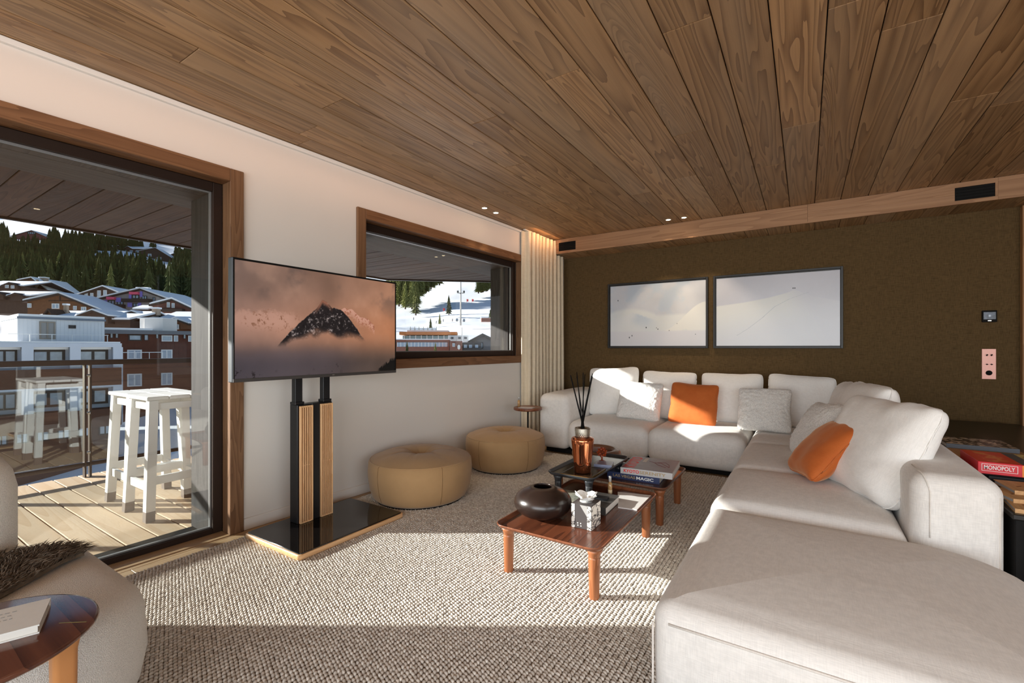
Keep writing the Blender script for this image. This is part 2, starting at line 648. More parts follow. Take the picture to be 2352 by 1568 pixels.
def velvet():
    m = N('orange_velvet')
    f = m.noise(m.coords(), 9, 4, 0.6)
    g = m.noise(m.coords(), 160, 2)
    col = m.mix(f, lin((178, 86, 36)), lin((208, 116, 58)))
    lw = m.n('LayerWeight', {'Blend': 0.45})
    MATS['orange_velvet'] = m.bsdf(col, 0.75, 0, 0.2, m.bump(g, 0.25, 0.003), **{'Sheen Weight': 0.5, 'Sheen Roughness': 0.35, 'Sheen Tint': (1, 0.72, 0.45, 1)})


velvet()


def suede():
    m = N('tan_suede')
    f = m.noise(m.coords(), 4, 4, 0.6)
    g = m.noise(m.coords(), 220, 2)
    col = m.mix(f, lin((156, 124, 86)), lin((184, 150, 108)))
    MATS['tan_suede'] = m.bsdf(col, 0.85, 0, 0.2, m.bump(g, 0.15, 0.002), **{'Sheen Weight': 0.2})


suede()


def boucle(name, rgb, scale, strength, dist):
    m = N(name)
    v = m.coords()
    vo = m.n('TexVoronoi', {'Vector': v, 'Scale': scale, 'Randomness': 1.0}, feature='F1')
    h = m.math('SUBTRACT', 1.0, vo.outputs['Distance'])
    n2 = m.noise(v, scale * 2.5, 3)
    hh = m.math('ADD', h, m.math('MULTIPLY', n2, 0.6))
    c = lin(rgb)
    col = m.mix(m.ramp(h, [(0.3, (0, 0, 0)), (0.85, (1, 1, 1))]), tuple(x * 0.78 for x in c), c)
    MATS[name] = m.bsdf(col, 0.95, 0, 0.1, m.bump(hh, strength, dist), **{'Sheen Weight': 0.3})


boucle('boucle', (250, 247, 241), 430, 0.7, 0.003)
boucle('sheepskin', (250, 248, 244), 130, 0.4, 0.006)


def knot_wool():
    m = N('rug_wool')
    tc = m.n('TexCoord')
    f = m.n('TexNoise', {'Vector': tc.outputs['Object'], 'Scale': 60, 'Detail': 3}).outputs['Fac']
    g = m.n('TexNoise', {'Vector': tc.outputs['Object'], 'Scale': 2.0, 'Detail': 3}).outputs['Fac']
    col = m.mix(m.ramp(f, [(0.35, (0, 0, 0)), (0.65, (1, 1, 1))]), lin((162, 146, 126)), lin((214, 204, 186)))
    col = m.mix(m.math('MULTIPLY', g, 0.25), col, lin((168, 152, 130)))
    MATS['rug_wool'] = m.bsdf(col, 0.95, 0, 0.1)
    m2 = N('rug_base')
    MATS['rug_base'] = m2.bsdf(lin((112, 98, 82)), 0.95, 0, 0.1)


knot_wool()


def snowmat():
    m = N('snow')
    v = m.coords()
    f = m.noise(v, 0.4, 4)
    col = m.mix(f, lin((232, 235, 242)), lin((246, 247, 250)))
    MATS['snow'] = m.bsdf(col, 0.8, 0, 0.2, m.bump(m.noise(v, 1.2, 4), 0.25, 0.15))


snowmat()

# ------------------------------------------------------------------ the room shell
HC = 2.49                       # ceiling height
BETA = math.atan(739 / 1046) - YAW
W0 = Vector((-2.914, 1.456, 0))
# wall frame: local x runs along the window wall, local y into the room, z up
WM = Matrix.Translation(W0) @ Matrix.Rotation(PI / 2 - BETA, 4, 'Z')   # x -> along wall ; y -> to the outside
def WL(s, n, z):
    """wall coordinates: s along the wall, n into the room"""
    return WM @ Vector((s, -n, z))


def wbox(mb, s0, s1, n0, n1, z0, z1, c=0.0, mi=0):
    if c: mb.cbox(s0, s1, -n1, -n0, z0, z1, c, mi)
    else: mb.box(s0, s1, -n1, -n0, z0, z1, mi)


ROOM_Y0, ROOM_X1 = -3.6, 4.3
DS0, DS1, DZ = -1.49, -0.035, 2.165        # rough door opening
WS0, WS1, WZ0, WZ1 = 0.865, 3.10, 0.99, 2.165
TH = 0.40                        # wall thickness

# left wall: solid pieces round the two openings, one mesh
mb = MB()
wbox(mb, -5.2, DS0, -TH, 0, -0.2, 2.75)
wbox(mb, DS0, -1.38, -0.14, 0, -0.2, 2.2)
wbox(mb, DS0, DS1, -TH, 0, DZ, 2.75)
wbox(mb, DS1, WS0, -TH, 0, -0.2, 2.75)
wbox(mb, WS0, WS1, -TH, 0, -0.2, WZ0)
wbox(mb, WS0, WS1, -TH, 0, WZ1, 2.75)
wbox(mb, WS1, 4.6, -TH, 0, -0.2, 2.75)
o = mb.build('wall_left', plaster, None)
o.matrix_world = WM
o['kind'] = 'structure'
o['label'] = 'white plaster wall with a glazed door and a wide window'
ROOTM[o.name] = WM.copy()
wall_left = o

# white shadow-gap strip along the top of the window wall
mb = MB(); wbox(mb, -4.5, 3.6, 0.0, 0.022, HC - 0.030, HC - 0.004, 0.002)
o = mb.build('trim_1', white_paint, None); o.matrix_world = WM; o['kind'] = 'structure'
mb = MB(); wbox(mb, 0.008, 4.05, 0.0, 0.012, 0.0, 0.072, 0.003)
o = mb.build('baseboard_left', plaster, None); o.matrix_world = WM; o['kind'] = 'structure'

# back wall (olive cloth)
YB = 5.54
struct('wall_back', MB().box(-3.2, ROOM_X1 + .2, YB, YB + 0.2, -0.2, 2.7), MATS['olive_fabric'], 'wall covered in olive brown woven fabric')
struct('wall_right', MB().box(ROOM_X1, ROOM_X1 + .2, 0.5, YB, -0.2, 2.7).box(ROOM_X1, ROOM_X1 + .2, ROOM_Y0, -2.6, -0.2, 2.7)
       .box(ROOM_X1, ROOM_X1 + .2, -2.6, 0.5, 2.35, 2.7).box(ROOM_X1, ROOM_X1 + .2, -2.6, 0.5, -0.2, 0.25), plain('panelling', (132, 108, 84), 0.6))
struct('wall_rear', MB().box(-3.3, -2.5, ROOM_Y0 - .2, ROOM_Y0, -0.2, 2.7).box(3.8, ROOM_X1 + .2, ROOM_Y0 - .2, ROOM_Y0, -0.2, 2.7)
       .box(-2.5, 3.8, ROOM_Y0 - .2, ROOM_Y0, 2.4, 2.7).box(-2.5, 3.8, ROOM_Y0 - .2, ROOM_Y0, -0.2, 0.1), plain('panelling', (132, 108, 84), 0.6))
# pale timber upright closing the olive wall on the right
struct('trim_2', MB().cbox(1.522, 1.66, YB - 0.06, YB - 0.001, 0.0, 2.31, 0.004), MATS['pale_post'], 'pale timber upright at the end of the olive wall')

# floor: slab plus oak boards
struct('subfloor', MB().box(-3.3, ROOM_X1 + .2, ROOM_Y0 - .2, YB + .2, -0.25, -0.016), black_matte)
fl = struct_root('floor')
random.seed(3)
bw = 0.18
x = -3.06
while x < ROOM_X1:
    y = ROOM_Y0 - random.random() * 1.5
    while y < YB:
        L = 1.6 + random.random() * 1.2
        y0, y1 = max(y, ROOM_Y0), min(y + L, YB)
        if y1 - y0 > 0.05 and not (-1.2 < x < 0.2 and y0 > 0.6 and y1 < 4.3):
            MB().cbox(x + 0.001, x + bw - 0.001, y0 + 0.001, y1 - 0.001, -0.016, 0.0, 0.0015).build('plank', MATS['floor_oak'], fl)
        y += L
    x += bw

# ceiling: dark backing and 20 cm boards with open joints
cl = struct_root('ceiling')
struct('ceiling_slab', MB().box(-3.4, ROOM_X1 + .2, ROOM_Y0 - .2, YB + .2, HC + 0.021, HC + 0.25), black_matte)
# the roof slab overhead, which covers the terrace side a little
YS = 5.17
ZS = 2.312
random.seed(11)
px0 = -0.123 - 0.2 * 15
i = 0
while px0 + 0.2 * i < ROOM_X1:
    xa = px0 + 0.2 * i
    cuts = []
    y = ROOM_Y0 - random.random() * 2.5
    while y < YS:
        L = 2.6 + random.random() * 1.9
        y0, y1 = max(y, ROOM_Y0), min(y + L, YS - 0.002)
        if y1 - y0 > 0.03:
            o = MB().cbox(xa + 0.0024, xa + 0.2 - 0.0024, y0 + 0.0008, y1 - 0.0008, HC, HC + 0.02, 0.003).build('plank', MATS['ceiling_wood'], cl)
        y += L
    i += 1

# the dropped bulkhead along the olive wall: face boards, underside boards, two slot vents
so = struct_root('bulkhead')
so['label'] = 'timber bulkhead dropped below the ceiling along the olive wall'
MB().box(-2.725, ROOM_X1, YS + 0.022, YB, ZS + 0.021, HC + 0.02).build('core', black_matte, so)
VENTS = ((-2.625, -2.39), (1.046, 1.284))
for xa, xb in ((-2.725, 0.02), (0.02, 1.30), (1.30, ROOM_X1)):
    cuts = [(a, b) for a, b in VENTS if xa < a < xb]
    e = MB()
    pos = xa
    for a, b in cuts:
        e.box(pos + .0008, a, YS, YS + 0.022, ZS, HC - 0.0005)
        e.box(a, b, YS, YS + 0.022, ZS, ZS + 0.030)
        e.box(a, b, YS, YS + 0.022, HC - 0.040, HC - 0.0005)
        pos = b
    e.box(pos, xb - .0008, YS, YS + 0.022, ZS, HC - 0.0005)
    e.build('face_board', MATS['soffit_wood'], so)
MB().box(-2.747, -2.727, YS, YB, ZS, HC - 0.0005).build('end_board', MATS['casing_wood_z'], so)
xx = -2.725
k = 0
while xx < ROOM_X1 - 0.01:
    xb = min(-0.123 + 0.2 * (math.floor((xx + 0.123 + 1e-6) / 0.2) + 1), ROOM_X1)
    MB().cbox(xx + .0015, xb - .0015, YS + 0.023, YB - .001, ZS + 0.001, ZS + 0.02, 0.002).build('plank', MATS['ceiling_wood'], so)
    xx = xb
for n_, (a, b) in enumerate(VENTS):
    t = thing('slot_vent', ['short black slot vent in the timber bulkhead beside the curtain', 'black slot vent high in the timber bulkhead above the pink switch plate'][n_], 'vent', (a, YS + 0.012, ZS + 0.03))
    MB().box(a + .002, b - .002, YS + 0.006, YS + 0.021, ZS + 0.031, HC - 0.041).build('backing', black_matte, t)
    for q in range(5 if n_ == 0 else 4):
        z = ZS + 0.040 + q * (0.098 / (5 if n_ == 0 else 4))
        MB().obox((a + .004, YS + 0.004, z), (b - a - .008, 0, 0), (0, 0.005, 0.006), (0, -0.001, 0.003)).build('louvre', black_matte, t)

# ------------------------------------------------------------------ door to the terrace and the wide window
def opening(name, kind_label, s0, s1, z0, z1, cas, sill, frame_n, fw):
    """casing boards, dark frame members and the pane; s0.. are the casing's outer edges"""
    r = struct_root(name, WM, kind_label)
    c = cas
    R_ = lambda a, b, n0, n1, za, zb, nm, mt, ch=0.003: (lambda q: (wbox(q, a, b, n0, n1, za, zb, ch), q.build(nm, mt, r, world=False))[1])(MB())
    P = 0.02            # casing proud of the wall
    zb = z0 if not sill else 0.0
    # face boards
    R_(s0, s0 + c, frame_n, P, zb, z1, 'casing_board', MATS['casing_wood_z'])
    R_(s1 - c, s1, frame_n, P, zb, z1, 'casing_board', MATS['casing_wood_z'])
    R_(s0 + c, s1 - c, frame_n, P, z1 - c, z1, 'casing_board', MATS['wcasing'])
    if not sill:
        R_(s0 + c, s1 - c, frame_n, P, z0, z0 + c, 'casing_board', MATS['wcasing'])
        za = z0 + c
    else:
        za = 0.0
    a, b, t = s0 + c, s1 - c, z1 - c
    D = -0.055
    n1, n0 = frame_n, frame_n + D
    if sill: R_(a, b, n0 - 0.1, 0.02, -0.012, 0.004, 'sill_board', MATS['wsill'], 0.002)
    zf = za + (0.004 if sill else 0)
    R_(a, a + fw, n0, n1, zf, t, 'frame_member', frame_dark)
    R_(b - fw, b, n0, n1, zf, t, 'frame_member', frame_dark)
    R_(a + fw, b - fw, n0, n1, t - fw * 1.05, t, 'frame_member', frame_dark)
    R_(a + fw, b - fw, n0, n1, zf, zf + (0.032 if sill else fw), 'frame_member', frame_dark)
    zg = zf + (0.032 if sill else fw)
    # slim sealing bead, then the glass
    q = MB()
    for (x0, x1, y0, y1) in ((a + fw, a + fw + .008, zg, t - fw * 1.05), (b - fw - .008, b - fw, zg, t - fw * 1.05), (a + fw + .008, b - fw - .008, zg, zg + .008), (a + fw + .008, b - fw - .008, t - fw * 1.05 - .008, t - fw * 1.05)):
        wbox(q, x0, x1, n0 + 0.012, n0 + 0.03, y0, y1)
    q.build('glazing_bead', plain('bead_grey', (120, 120, 120), 0.4), r, world=False)
    q = MB(); wbox(q, a + fw + .001, b - fw - .001, n0 + 0.018, n0 + 0.024, zg + .001, t - fw * 1.05 - .001)
    q.build('pane', pane, r, world=False)
    return r


wood('wcasing', (148, 108, 76), (98, 66, 42), 'x', 1.6, 0.55, True, 0.06, 0.3, 0.4, 0.3)
wood('wsill', (190, 160, 124), (158, 126, 92), 'x', 1.2, 0.5, True, 0.06, 0.0, 0.2, 0.3)
opening('door_1', 'glazed terrace door in a brown timber casing', -1.42, 0.005, 0.0, 2.203, 0.078, True, -0.085, 0.052)
opening('window_1', 'wide fixed window in a brown timber casing', 0.822, 3.14, 0.952, 2.20, 0.078, False, -0.075, 0.058)

# ------------------------------------------------------------------ terrace
rv = struct_root('trim_3', WM, 'weathered timber lining of the outer reveals')
q = MB(); wbox(q, -0.127, -0.036, -TH, -0.142, -0.02, 2.07, 0.002); q.build('reveal_board', MATS['grey_post'], rv, world=False)
q = MB(); wbox(q, -1.488, -1.47, -TH, -0.142, -0.02, 2.07, 0.002); q.build('reveal_board', MATS['grey_post'], rv, world=False)
q = MB(); wbox(q, 3.0, 3.12, -TH, -0.142, 0.9, 2.07, 0.002); q.build('reveal_board', MATS['grey_post'], rv, world=False)
q = MB(); wbox(q, 0.84, 0.945, -TH, -0.142, 0.9, 2.07, 0.002); q.build('reveal_board', MATS['grey_post'], rv, world=False)
q = MB(); wbox(q, 0.84, 1.198, -TH - .03, -TH - .001, 0.9, 2.06, 0.002); q.build('reveal_board', MATS['grey_post'], rv, world=False)  # unseen board added to cut the sun falling on the sofa front
q = MB(); wbox(q, 0.945, 3.0, -TH, -0.142, 0.93, 1.03, 0.002); q.build('reveal_board', MATS['grey_post'], rv, world=False)

# dark boarding on the outer face of the window wall
q = MB()
for a_, b_, za_, zb_ in ((-5.0, -1.49, -.2, 2.06), (0.0, .84, -.2, 2.06), (.84, 3.12, -.2, .93), (3.12, 4.4, -.2, 2.06)):
    k_ = 0
    z_ = za_
    while z_ < zb_:
        wbox(q, a_, b_, -TH - .02, -TH - .001, z_ + .002, min(z_ + .148, zb_)); z_ += .15
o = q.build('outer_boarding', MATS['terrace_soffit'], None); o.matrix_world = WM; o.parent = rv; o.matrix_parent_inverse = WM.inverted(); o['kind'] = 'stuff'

rf = struct_root('terrace_roof', None, 'deep timber roof overhang above the terrace')
q = MB()
q.prism([(-3.49, -2.6), (-3.30, -2.6), (-2.92, 6.6), (-3.49, 6.6)], 'z', 2.065, 2.30)
q.build('beam', MATS['grey_beam'], rf, fixn=True)
q = MB(); wbox(q, -4.2, 4.4, -TH + .001, -0.142, 2.066, 2.16, 0.0)
o = q.build('beam', MATS['grey_beam'], None); o.matrix_world = WM; o.parent = rf; o['kind'] = 'structure'
ROOF_X, ROOF_Z = -5.0, 2.10
def roof_edge(y): return ROOF_X if y < 4.55 else ROOF_X + (y - 4.55) * 1.18
q = MB().box(ROOF_X - .035, ROOF_X - .005, -2.6, 4.54, ROOF_Z - .015, ROOF_Z + .2)
q.prism([(ROOF_X - .035, 4.54), (ROOF_X - .005, 4.50), (-3.5, 5.80), (-3.5, 5.84)], 'z', ROOF_Z - .015, ROOF_Z + .2)
q.build('fascia', frame_dark, rf, fixn=True)
q = MB().prism([(-3.30, -2.6), (ROOF_X - .01, -2.6), (ROOF_X - .01, 4.54), (-3.30, 6.02)], 'z', ROOF_Z + 0.022, ROOF_Z + 0.24)
q.build('roof_slab', frame_dark, rf, fixn=True)
y = -2.6
while y < 5.95:
    x0 = roof_edge(y + 0.08)
    if x0 < -3.55:
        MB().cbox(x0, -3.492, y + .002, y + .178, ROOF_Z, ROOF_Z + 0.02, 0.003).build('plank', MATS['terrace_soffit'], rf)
    y += 0.18

dk = struct_root('terrace_deck', None, 'sunlit timber terrace deck')
MB().box(-5.44, -3.2, -2.4, 4.4, -0.22, -0.052).build('joist_bed', black_matte, dk)
y = -2.4
while y < 4.3:
    xi = -2.914 + 0.0433 * (y - 1.456) - TH * 0.999 + 0.05
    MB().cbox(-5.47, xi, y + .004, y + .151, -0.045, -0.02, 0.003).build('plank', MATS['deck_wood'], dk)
    y += 0.155

rl = thing('terrace_railing', 'brown metal railing with clear glass panels along the terrace edge', 'railing', (-5.36, 1.36, -0.02))
RX = -5.36
MB().cbox(RX - .035, RX + .035, -2.4, 3.3, 0.972, 1.018, 0.004).build('top_rail', rail_metal, rl)
MB().cbox(RX - .02, RX + .02, -2.4, 3.3, 0.078, 0.112, 0.004).build('bottom_rail', rail_metal, rl)
ys = [1.36 + 0.86 * k for k in range(-4, 3)]
for yy in ys:
    p = MB().box(RX - .028, RX + .028, yy - .024, yy - .012, -0.02, 0.973).box(RX - .028, RX + .028, yy + .012, yy + .024, -0.02, 0.973).build('post', rail_metal, rl)
    for z in (0.20, 0.55, 0.88):
        MB().lathe([(0.0, -.012), (.012, -.012), (.012, .012), (0.0, .012)], RX + .036, yy, z, 10).build('clamp', steel, p)
for a_, b_ in zip(ys[:-1], ys[1:]):
    MB().box(RX - .005, RX + .005, a_ + .027, b_ - .027, 0.118, 0.966).build('glass_panel', rail_glass, rl)


def make_stool(name, label, cx, cy):
    t = thing(name, label, 'stool', (cx, cy, -0.02), 0, 'white bar stools on the terrace')
    H, w_, wt = 0.82, 0.18, 0.150
    for k in range(3):
        MB().cbox(cx - 0.185, cx + 0.185, cy - .19 + k * .1285, cy - .19 + k * .1285 + .122, H - .045, H - .02, 0.004).build('seat_slat', white_paint, t)
    for sx in (-1, 1):
        for sy in (-1, 1):
            q = MB()
            foot, top = Vector((cx + sx * w_, cy + sy * w_, -.02)), Vector((cx + sx * wt, cy + sy * wt, H - .047))
            def leg(a, b, h=0.026):
                q_ = MB()
                v = []
                for p in (a, b):
                    v += [(p.x - h, p.y - h, p.z), (p.x + h, p.y - h, p.z), (p.x + h, p.y + h, p.z), (p.x - h, p.y + h, p.z)]
                q_.add(v, [(3, 2, 1, 0), (4, 5, 6, 7), (0, 1, 5, 4), (1, 2, 6, 5), (2, 3, 7, 6), (3, 0, 4, 7)])
                return q_
            mid = foot.lerp(top, 0.085)
            l = leg(mid, top).build('leg', white_paint, t)
            f = leg(foot, mid).build('foot', plain('stool_foot', (126, 108, 96), 0.7), l)
            f['label'] = 'taupe foot of the white leg'
    for z, hh, ww in ((H - .09, .045, wt), (0.20, .055, w_ - 0.008)):
        for s_ in (-1, 1):
            MB().cbox(cx - ww, cx + ww, cy + s_ * ww - .011, cy + s_ * ww + .011, z - hh / 2 + (0.0 if s_ < 0 else 0.0), z + hh / 2, 0.002).build('rail', white_paint, t)
            MB().cbox(cx + s_ * ww - .011, cx + s_ * ww + .011, cy - ww + .012, cy + ww - .012, z - hh / 2 + .04 * (z < .5), z + hh / 2 + .04 * (z < .5), 0.002).build('rail', white_paint, t)
    return t


make_stool('bar_stool', 'white slatted bar stool nearer to the timber door post, in front of its twin', -3.82, 1.41)
make_stool('bar_stool', 'white slatted bar stool nearer to the glass railing, half hidden by its twin', -4.20, 1.42)

# ------------------------------------------------------------------ the resort outside
def RAY(px, py): return FWD + RGT * ((px - CX) / FPX) + Vector((0, 0, -(py - CY) / FPX))
def V(px, py, d): return CAMO + RAY(px, py) * d

TPX = [-700, -350, 0, 220, 440, 660, 860, 960, 1060, 1200, 1500]
TD = [18, 40, 62, 90, 150, 250, 400, 800, 1600]
# height of the ground seen in each direction, as the line of sight that touches it
TPY = np.array([
    #  -700 -350    0   220   440   660   860   960  1060  1200  1500
    [1560, 1560, 1560, 1560, 1560, 1500, 1400, 1330, 1300, 1300, 1300],   # 18
    [1130, 1130, 1130, 1130, 1120, 1050,  970,  930,  920,  920,  920],   # 40
    [ 900,  890,  880,  880,  880,  860,  850,  845,  845,  845,  845],   # 62
    [ 800,  780,  770,  770,  775,  790,  808,  806,  806,  806,  806],   # 90
    [ 690,  690,  692,  692,  700,  725,  757,  757,  752,  752,  752],   # 150
    [ 600,  610,  622,  632,  652,  680,  712,  712,  706,  700,  700],   # 250
    [ 530,  535,  545,  562,  596,  620,  652,  652,  640,  630,  630],   # 400
    [ 500,  505,  532,  520,  560,  560,  570,  560,  560,  560,  560],   # 800
    [ 470,  490,  515,  462,  505,  470,  460,  450,  450,  450,  450],   # 1600
], float)


def ground_py(px, d):
    px = min(max(px, TPX[0]), TPX[-1]); d = min(max(d, TD[0]), TD[-1])
    i = max(k for k in range(len(TPX) - 1) if TPX[k] <= px)
    j = max(k for k in range(len(TD) - 1) if TD[k] <= d)
    u = (px - TPX[i]) / (TPX[i + 1] - TPX[i])
    v = (math.log(d) - math.log(TD[j])) / (math.log(TD[j + 1]) - math.log(TD[j]))
    u2 = u * u * (3 - 2 * u)
    a = TPY[j, i] * (1 - u2) + TPY[j, i + 1] * u2
    b = TPY[j + 1, i] * (1 - u2) + TPY[j + 1, i + 1] * u2
    return a * (1 - v) + b * v


nu, nv = 180, 150
tv = []
for j in range(nv + 1):
    d = 18 * (1600 / 18) ** (j / nv)
    for i in range(nu + 1):
        px = -700 + 2200 * i / nu
        p = V(px, ground_py(px, d), d)
        p.z += noise.noise(Vector((p.x * 0.02, p.y * 0.02, 3))) * min(0.008 * d, 4) + noise.noise(Vector((p.x * 0.004, p.y * 0.004, 1))) * (0.022 * d if d > 500 else 0)
        if 95 < d < 420: p.z += noise.noise(Vector((p.x * 0.06, p.y * 0.06, 8))) * .9 + noise.noise(Vector((p.x * 0.17, p.y * 0.17, 2))) * .35
        tv.append(tuple(p))
tf = [(j * (nu + 1) + i, j * (nu + 1) + i + 1, (j + 1) * (nu + 1) + i + 1, (j + 1) * (nu + 1) + i) for j in range(nv) for i in range(nu)]
struct('snow_hill', MB().add(tv, tf, 0, True), MATS['snow'], 'snow covered valley and mountain slopes', fixn=False)

# --- conifers
def conifer_mesh(name, seed, layers, spread, m):
    r = random.Random(seed)
    q = MB()
    q.lathe([(0.0, 0), (0.028, 0), (0.022, 0.15), (0.0, 0.15)], 0, 0, 0, 5, 1)
    for k in range(layers):
        f = k / layers
        z0 = 0.06 + 0.88 * f
        R = spread * (1 - f) ** 0.85 * (0.85 + 0.3 * r.random()) + 0.012
        H = 0.94 / layers * 1.9
        n = 11
        v = [(0, 0, min(z0 + H, 1.0))]
        for i in range(n * 2):
            a = 2 * PI * (i + 0.5 * r.random()) / (n * 2)
            rr = R * ((0.72 + 0.45 * r.random()) if i % 2 == 0 else (0.35 + 0.15 * r.random()))
            v.append((rr * math.cos(a), rr * math.sin(a), z0 - (0.025 * r.random() if i % 2 == 0 else -0.02)))
        v.append((0, 0, z0 + H * 0.35))
        fs = [(0, i, i % (2 * n) + 1) for i in range(1, 2 * n + 1)]
        fs += [(2 * n + 1, i % (2 * n) + 1, i) for i in range(1, 2 * n + 1)]
        q.add(v, fs, 0)
    me = bpy.data.meshes.new(name)
    me.from_pydata(q.v, [], q.f)
    me.materials.append(m); me.materials.append(plain('bark', (70, 52, 40), 0.9))
    me.polygons.foreach_set('material_index', q.m)
    return me


def needle(name, a, b):
    m = N(name)
    f = m.noise(m.coords((6, 6, 6), True), 3, 3)
    oi = m.n('ObjectInfo')
    col = m.mix(f, lin(a), lin(b))
    col = m.n('VectorMath', {0: col, 3: m.math('ADD', m.math('MULTIPLY', oi.outputs['Random'], 0.7), 0.65)}, operation='SCALE').outputs[0]
    MATS[name] = m.bsdf(col, 0.85, 0, 0.15)
    return MATS[name]


nd1 = needle('needles_dark', (50, 58, 36), (104, 108, 64))
nd2 = needle('needles_lit', (84, 92, 52), (146, 144, 88))  # sunlit tone of the needles put into the colour
CON = [conifer_mesh('conifer_%d' % k, 100 + k, 9 + k % 3, 0.17 + 0.025 * (k % 3), nd1) for k in range(4)]
CON2 = [conifer_mesh('conifer_lit_%d' % k, 200 + k, 17, 0.17 + 0.02 * k, nd2) for k in range(3)]


def conifer(px, d, hgt, label, group, meshes=CON, py=None, name='conifer'):
    me = random.choice(meshes)
    o = bpy.data.objects.new(name, me)
    COL.objects.link(o)
    p = V(px, ground_py(px, d) if py is None else py, d)
    o.location = p - Vector((0, 0, 0.4))
    o.scale = (hgt * random.uniform(.85, 1.15), hgt * random.uniform(.85, 1.15), hgt)
    o.rotation_euler = (0, 0, random.random() * 6.3)
    tag(o, label, 'tree', group)
    return o


random.seed(5)
# nearest rows singly
cnt = 0
spots = []
for k in range(1400):
    d = 132 + 290 * random.random() ** 0.8
    px = random.uniform(-30, 452)
    spots.append((d, px))
spots.sort()
def clear(px, d):
    # leave the chalets on the upper slope standing free
    py = ground_py(px, d)
    if 216 < px < 335 and 578 < py < 634: return False
    if 335 <= px < 402 and 586 < py < 652: return False
    if d > 335 and 20 < px < 112 and py < 575: return False
    return True
spots = [s_ for s_ in spots if clear(s_[1], s_[0])]
rest = []
for d, px in spots:
    h_ = random.uniform(11, 17) * (0.9 if d > 300 else 1)
    big = (cnt < 175 and random.random() < 0.55)
    if big:
        if random.random() < .8: conifer(px, d, h_, 'dark conifer in the dense forest on the slope above the chalets', 'conifers of the forest slope', CON)
        else: conifer(px, d, h_, 'sunlit toned olive conifer among the dark ones of the forest slope', 'olive conifers of the forest slope', CON2[:2])
        cnt += 1
    else:
        rest.append((d, px, h_))
# the remaining hundreds of the forest, one joined mass
arrs = []
for me in CON:
    n_ = len(me.vertices)
    co = np.empty(n_ * 3); me.vertices.foreach_get('co', co)
    arrs.append((co.reshape(-1, 3), [tuple(p.vertices) for p in me.polygons]))
q = MB()
for k, (d, px, h_) in enumerate(rest):
    co, fs = arrs[k % 4]
    a = random.random() * 6.3
    R2 = np.array([[math.cos(a), -math.sin(a), 0], [math.sin(a), math.cos(a), 0], [0, 0, 1]])
    p = V(px, ground_py(px, d), d)
    v = (co * h_) @ R2.T + np.array([p.x, p.y, p.z - 0.4])
    q.add(v.tolist(), fs)
o = q.build('conifer_forest', nd1, None)
tag(o, 'mass of dark conifers filling the far forest slope', 'forest', None, 'stuff')

# right-hand slope: a stand of spruces and single trees on the piste
random.seed(9)
for k in range(84):
    px = 896 + 118 * random.random()
    lim = 716 - (px - 905) * 0.58 if px > 960 else 702 + (px - 905) * 0.25
    py = lim - 40 * random.random() ** 1.3
    d = 290 - (py - 650) * 1.0
    conifer(px, d, random.uniform(58, 78) * d / FPX, 'tall olive green spruce in the stand beside the ski piste', 'spruces beside the piste', CON2, py)
conifer(955, 205, 13.5, 'broad olive green spruce standing at the lower tip of the piste stand', None, CON2, 722)
for k in range(9):
    px = 1084 + 52 * random.random()
    conifer(px, 300, random.uniform(14, 18), 'spruce in the small clump on the upper right of the piste', 'spruces right of the pylon', CON2, 676 - (px - 1084) * 0.25)
conifer(1031, 190, 8.6, 'slender half bare conifer alone on the piste left of the pylon', None, CON, 721)
conifer(1010, 170, 4.9, 'small conifer on the piste below the slender bare one', None, CON2, 746)
conifer(989, 160, 3.9, 'small dark conifer behind the white snow fence', None, CON, 752)
conifer(1000, 66, 1.75, 'bushy sunlit conifer before the red brick building', None, CON2, 806)
for px, py, h_ in ((935, 806, 2.0), (1126, 728, 3.2)):
    conifer(px, 68 if py > 780 else 150, h_, 'snow dusted little conifer by the brick building' if py > 780 else 'conifer above the chairlift hut by the timber post', None, CON, py)

# --- building helpers, in metres on a frame that faces the terrace
wchal = plain('chalet_brown', (118, 82, 58), 0.85, 0, 0.2, 0.25, 3)
wchal2 = plain('chalet_dark', (84, 66, 56), 0.85, 0, 0.2, 0.2, 3)
wgrey = plain('chalet_grey', (158, 150, 148), 0.85, 0, 0.2, 0.12, 3)
wdark = plain('roof_timber', (74, 60, 52), 0.85, 0, 0.2, 0.2, 3)
winglass = plain('far_window_glass', (150, 168, 190), 0.12, 0, 0.8, 0.3, 2)
winframe = plain('far_window_frame', (222, 222, 222), 0.6)
windark = plain('far_window_dark', (52, 44, 40), 0.6)
stone = plain('chimney_stone', (168, 148, 130), 0.9, 0, 0.2, 0.15, 4)
whitewall = plain('white_cladding', (226, 229, 234), 0.7, 0, 0.3, 0.03, 3)
bluewall = plain('pale_render', (206, 212, 224), 0.8, 0, 0.2, 0.03, 3)
brickred = plain('brick_red', (138, 96, 84), 0.9, 0, 0.2, 0.12, 3)


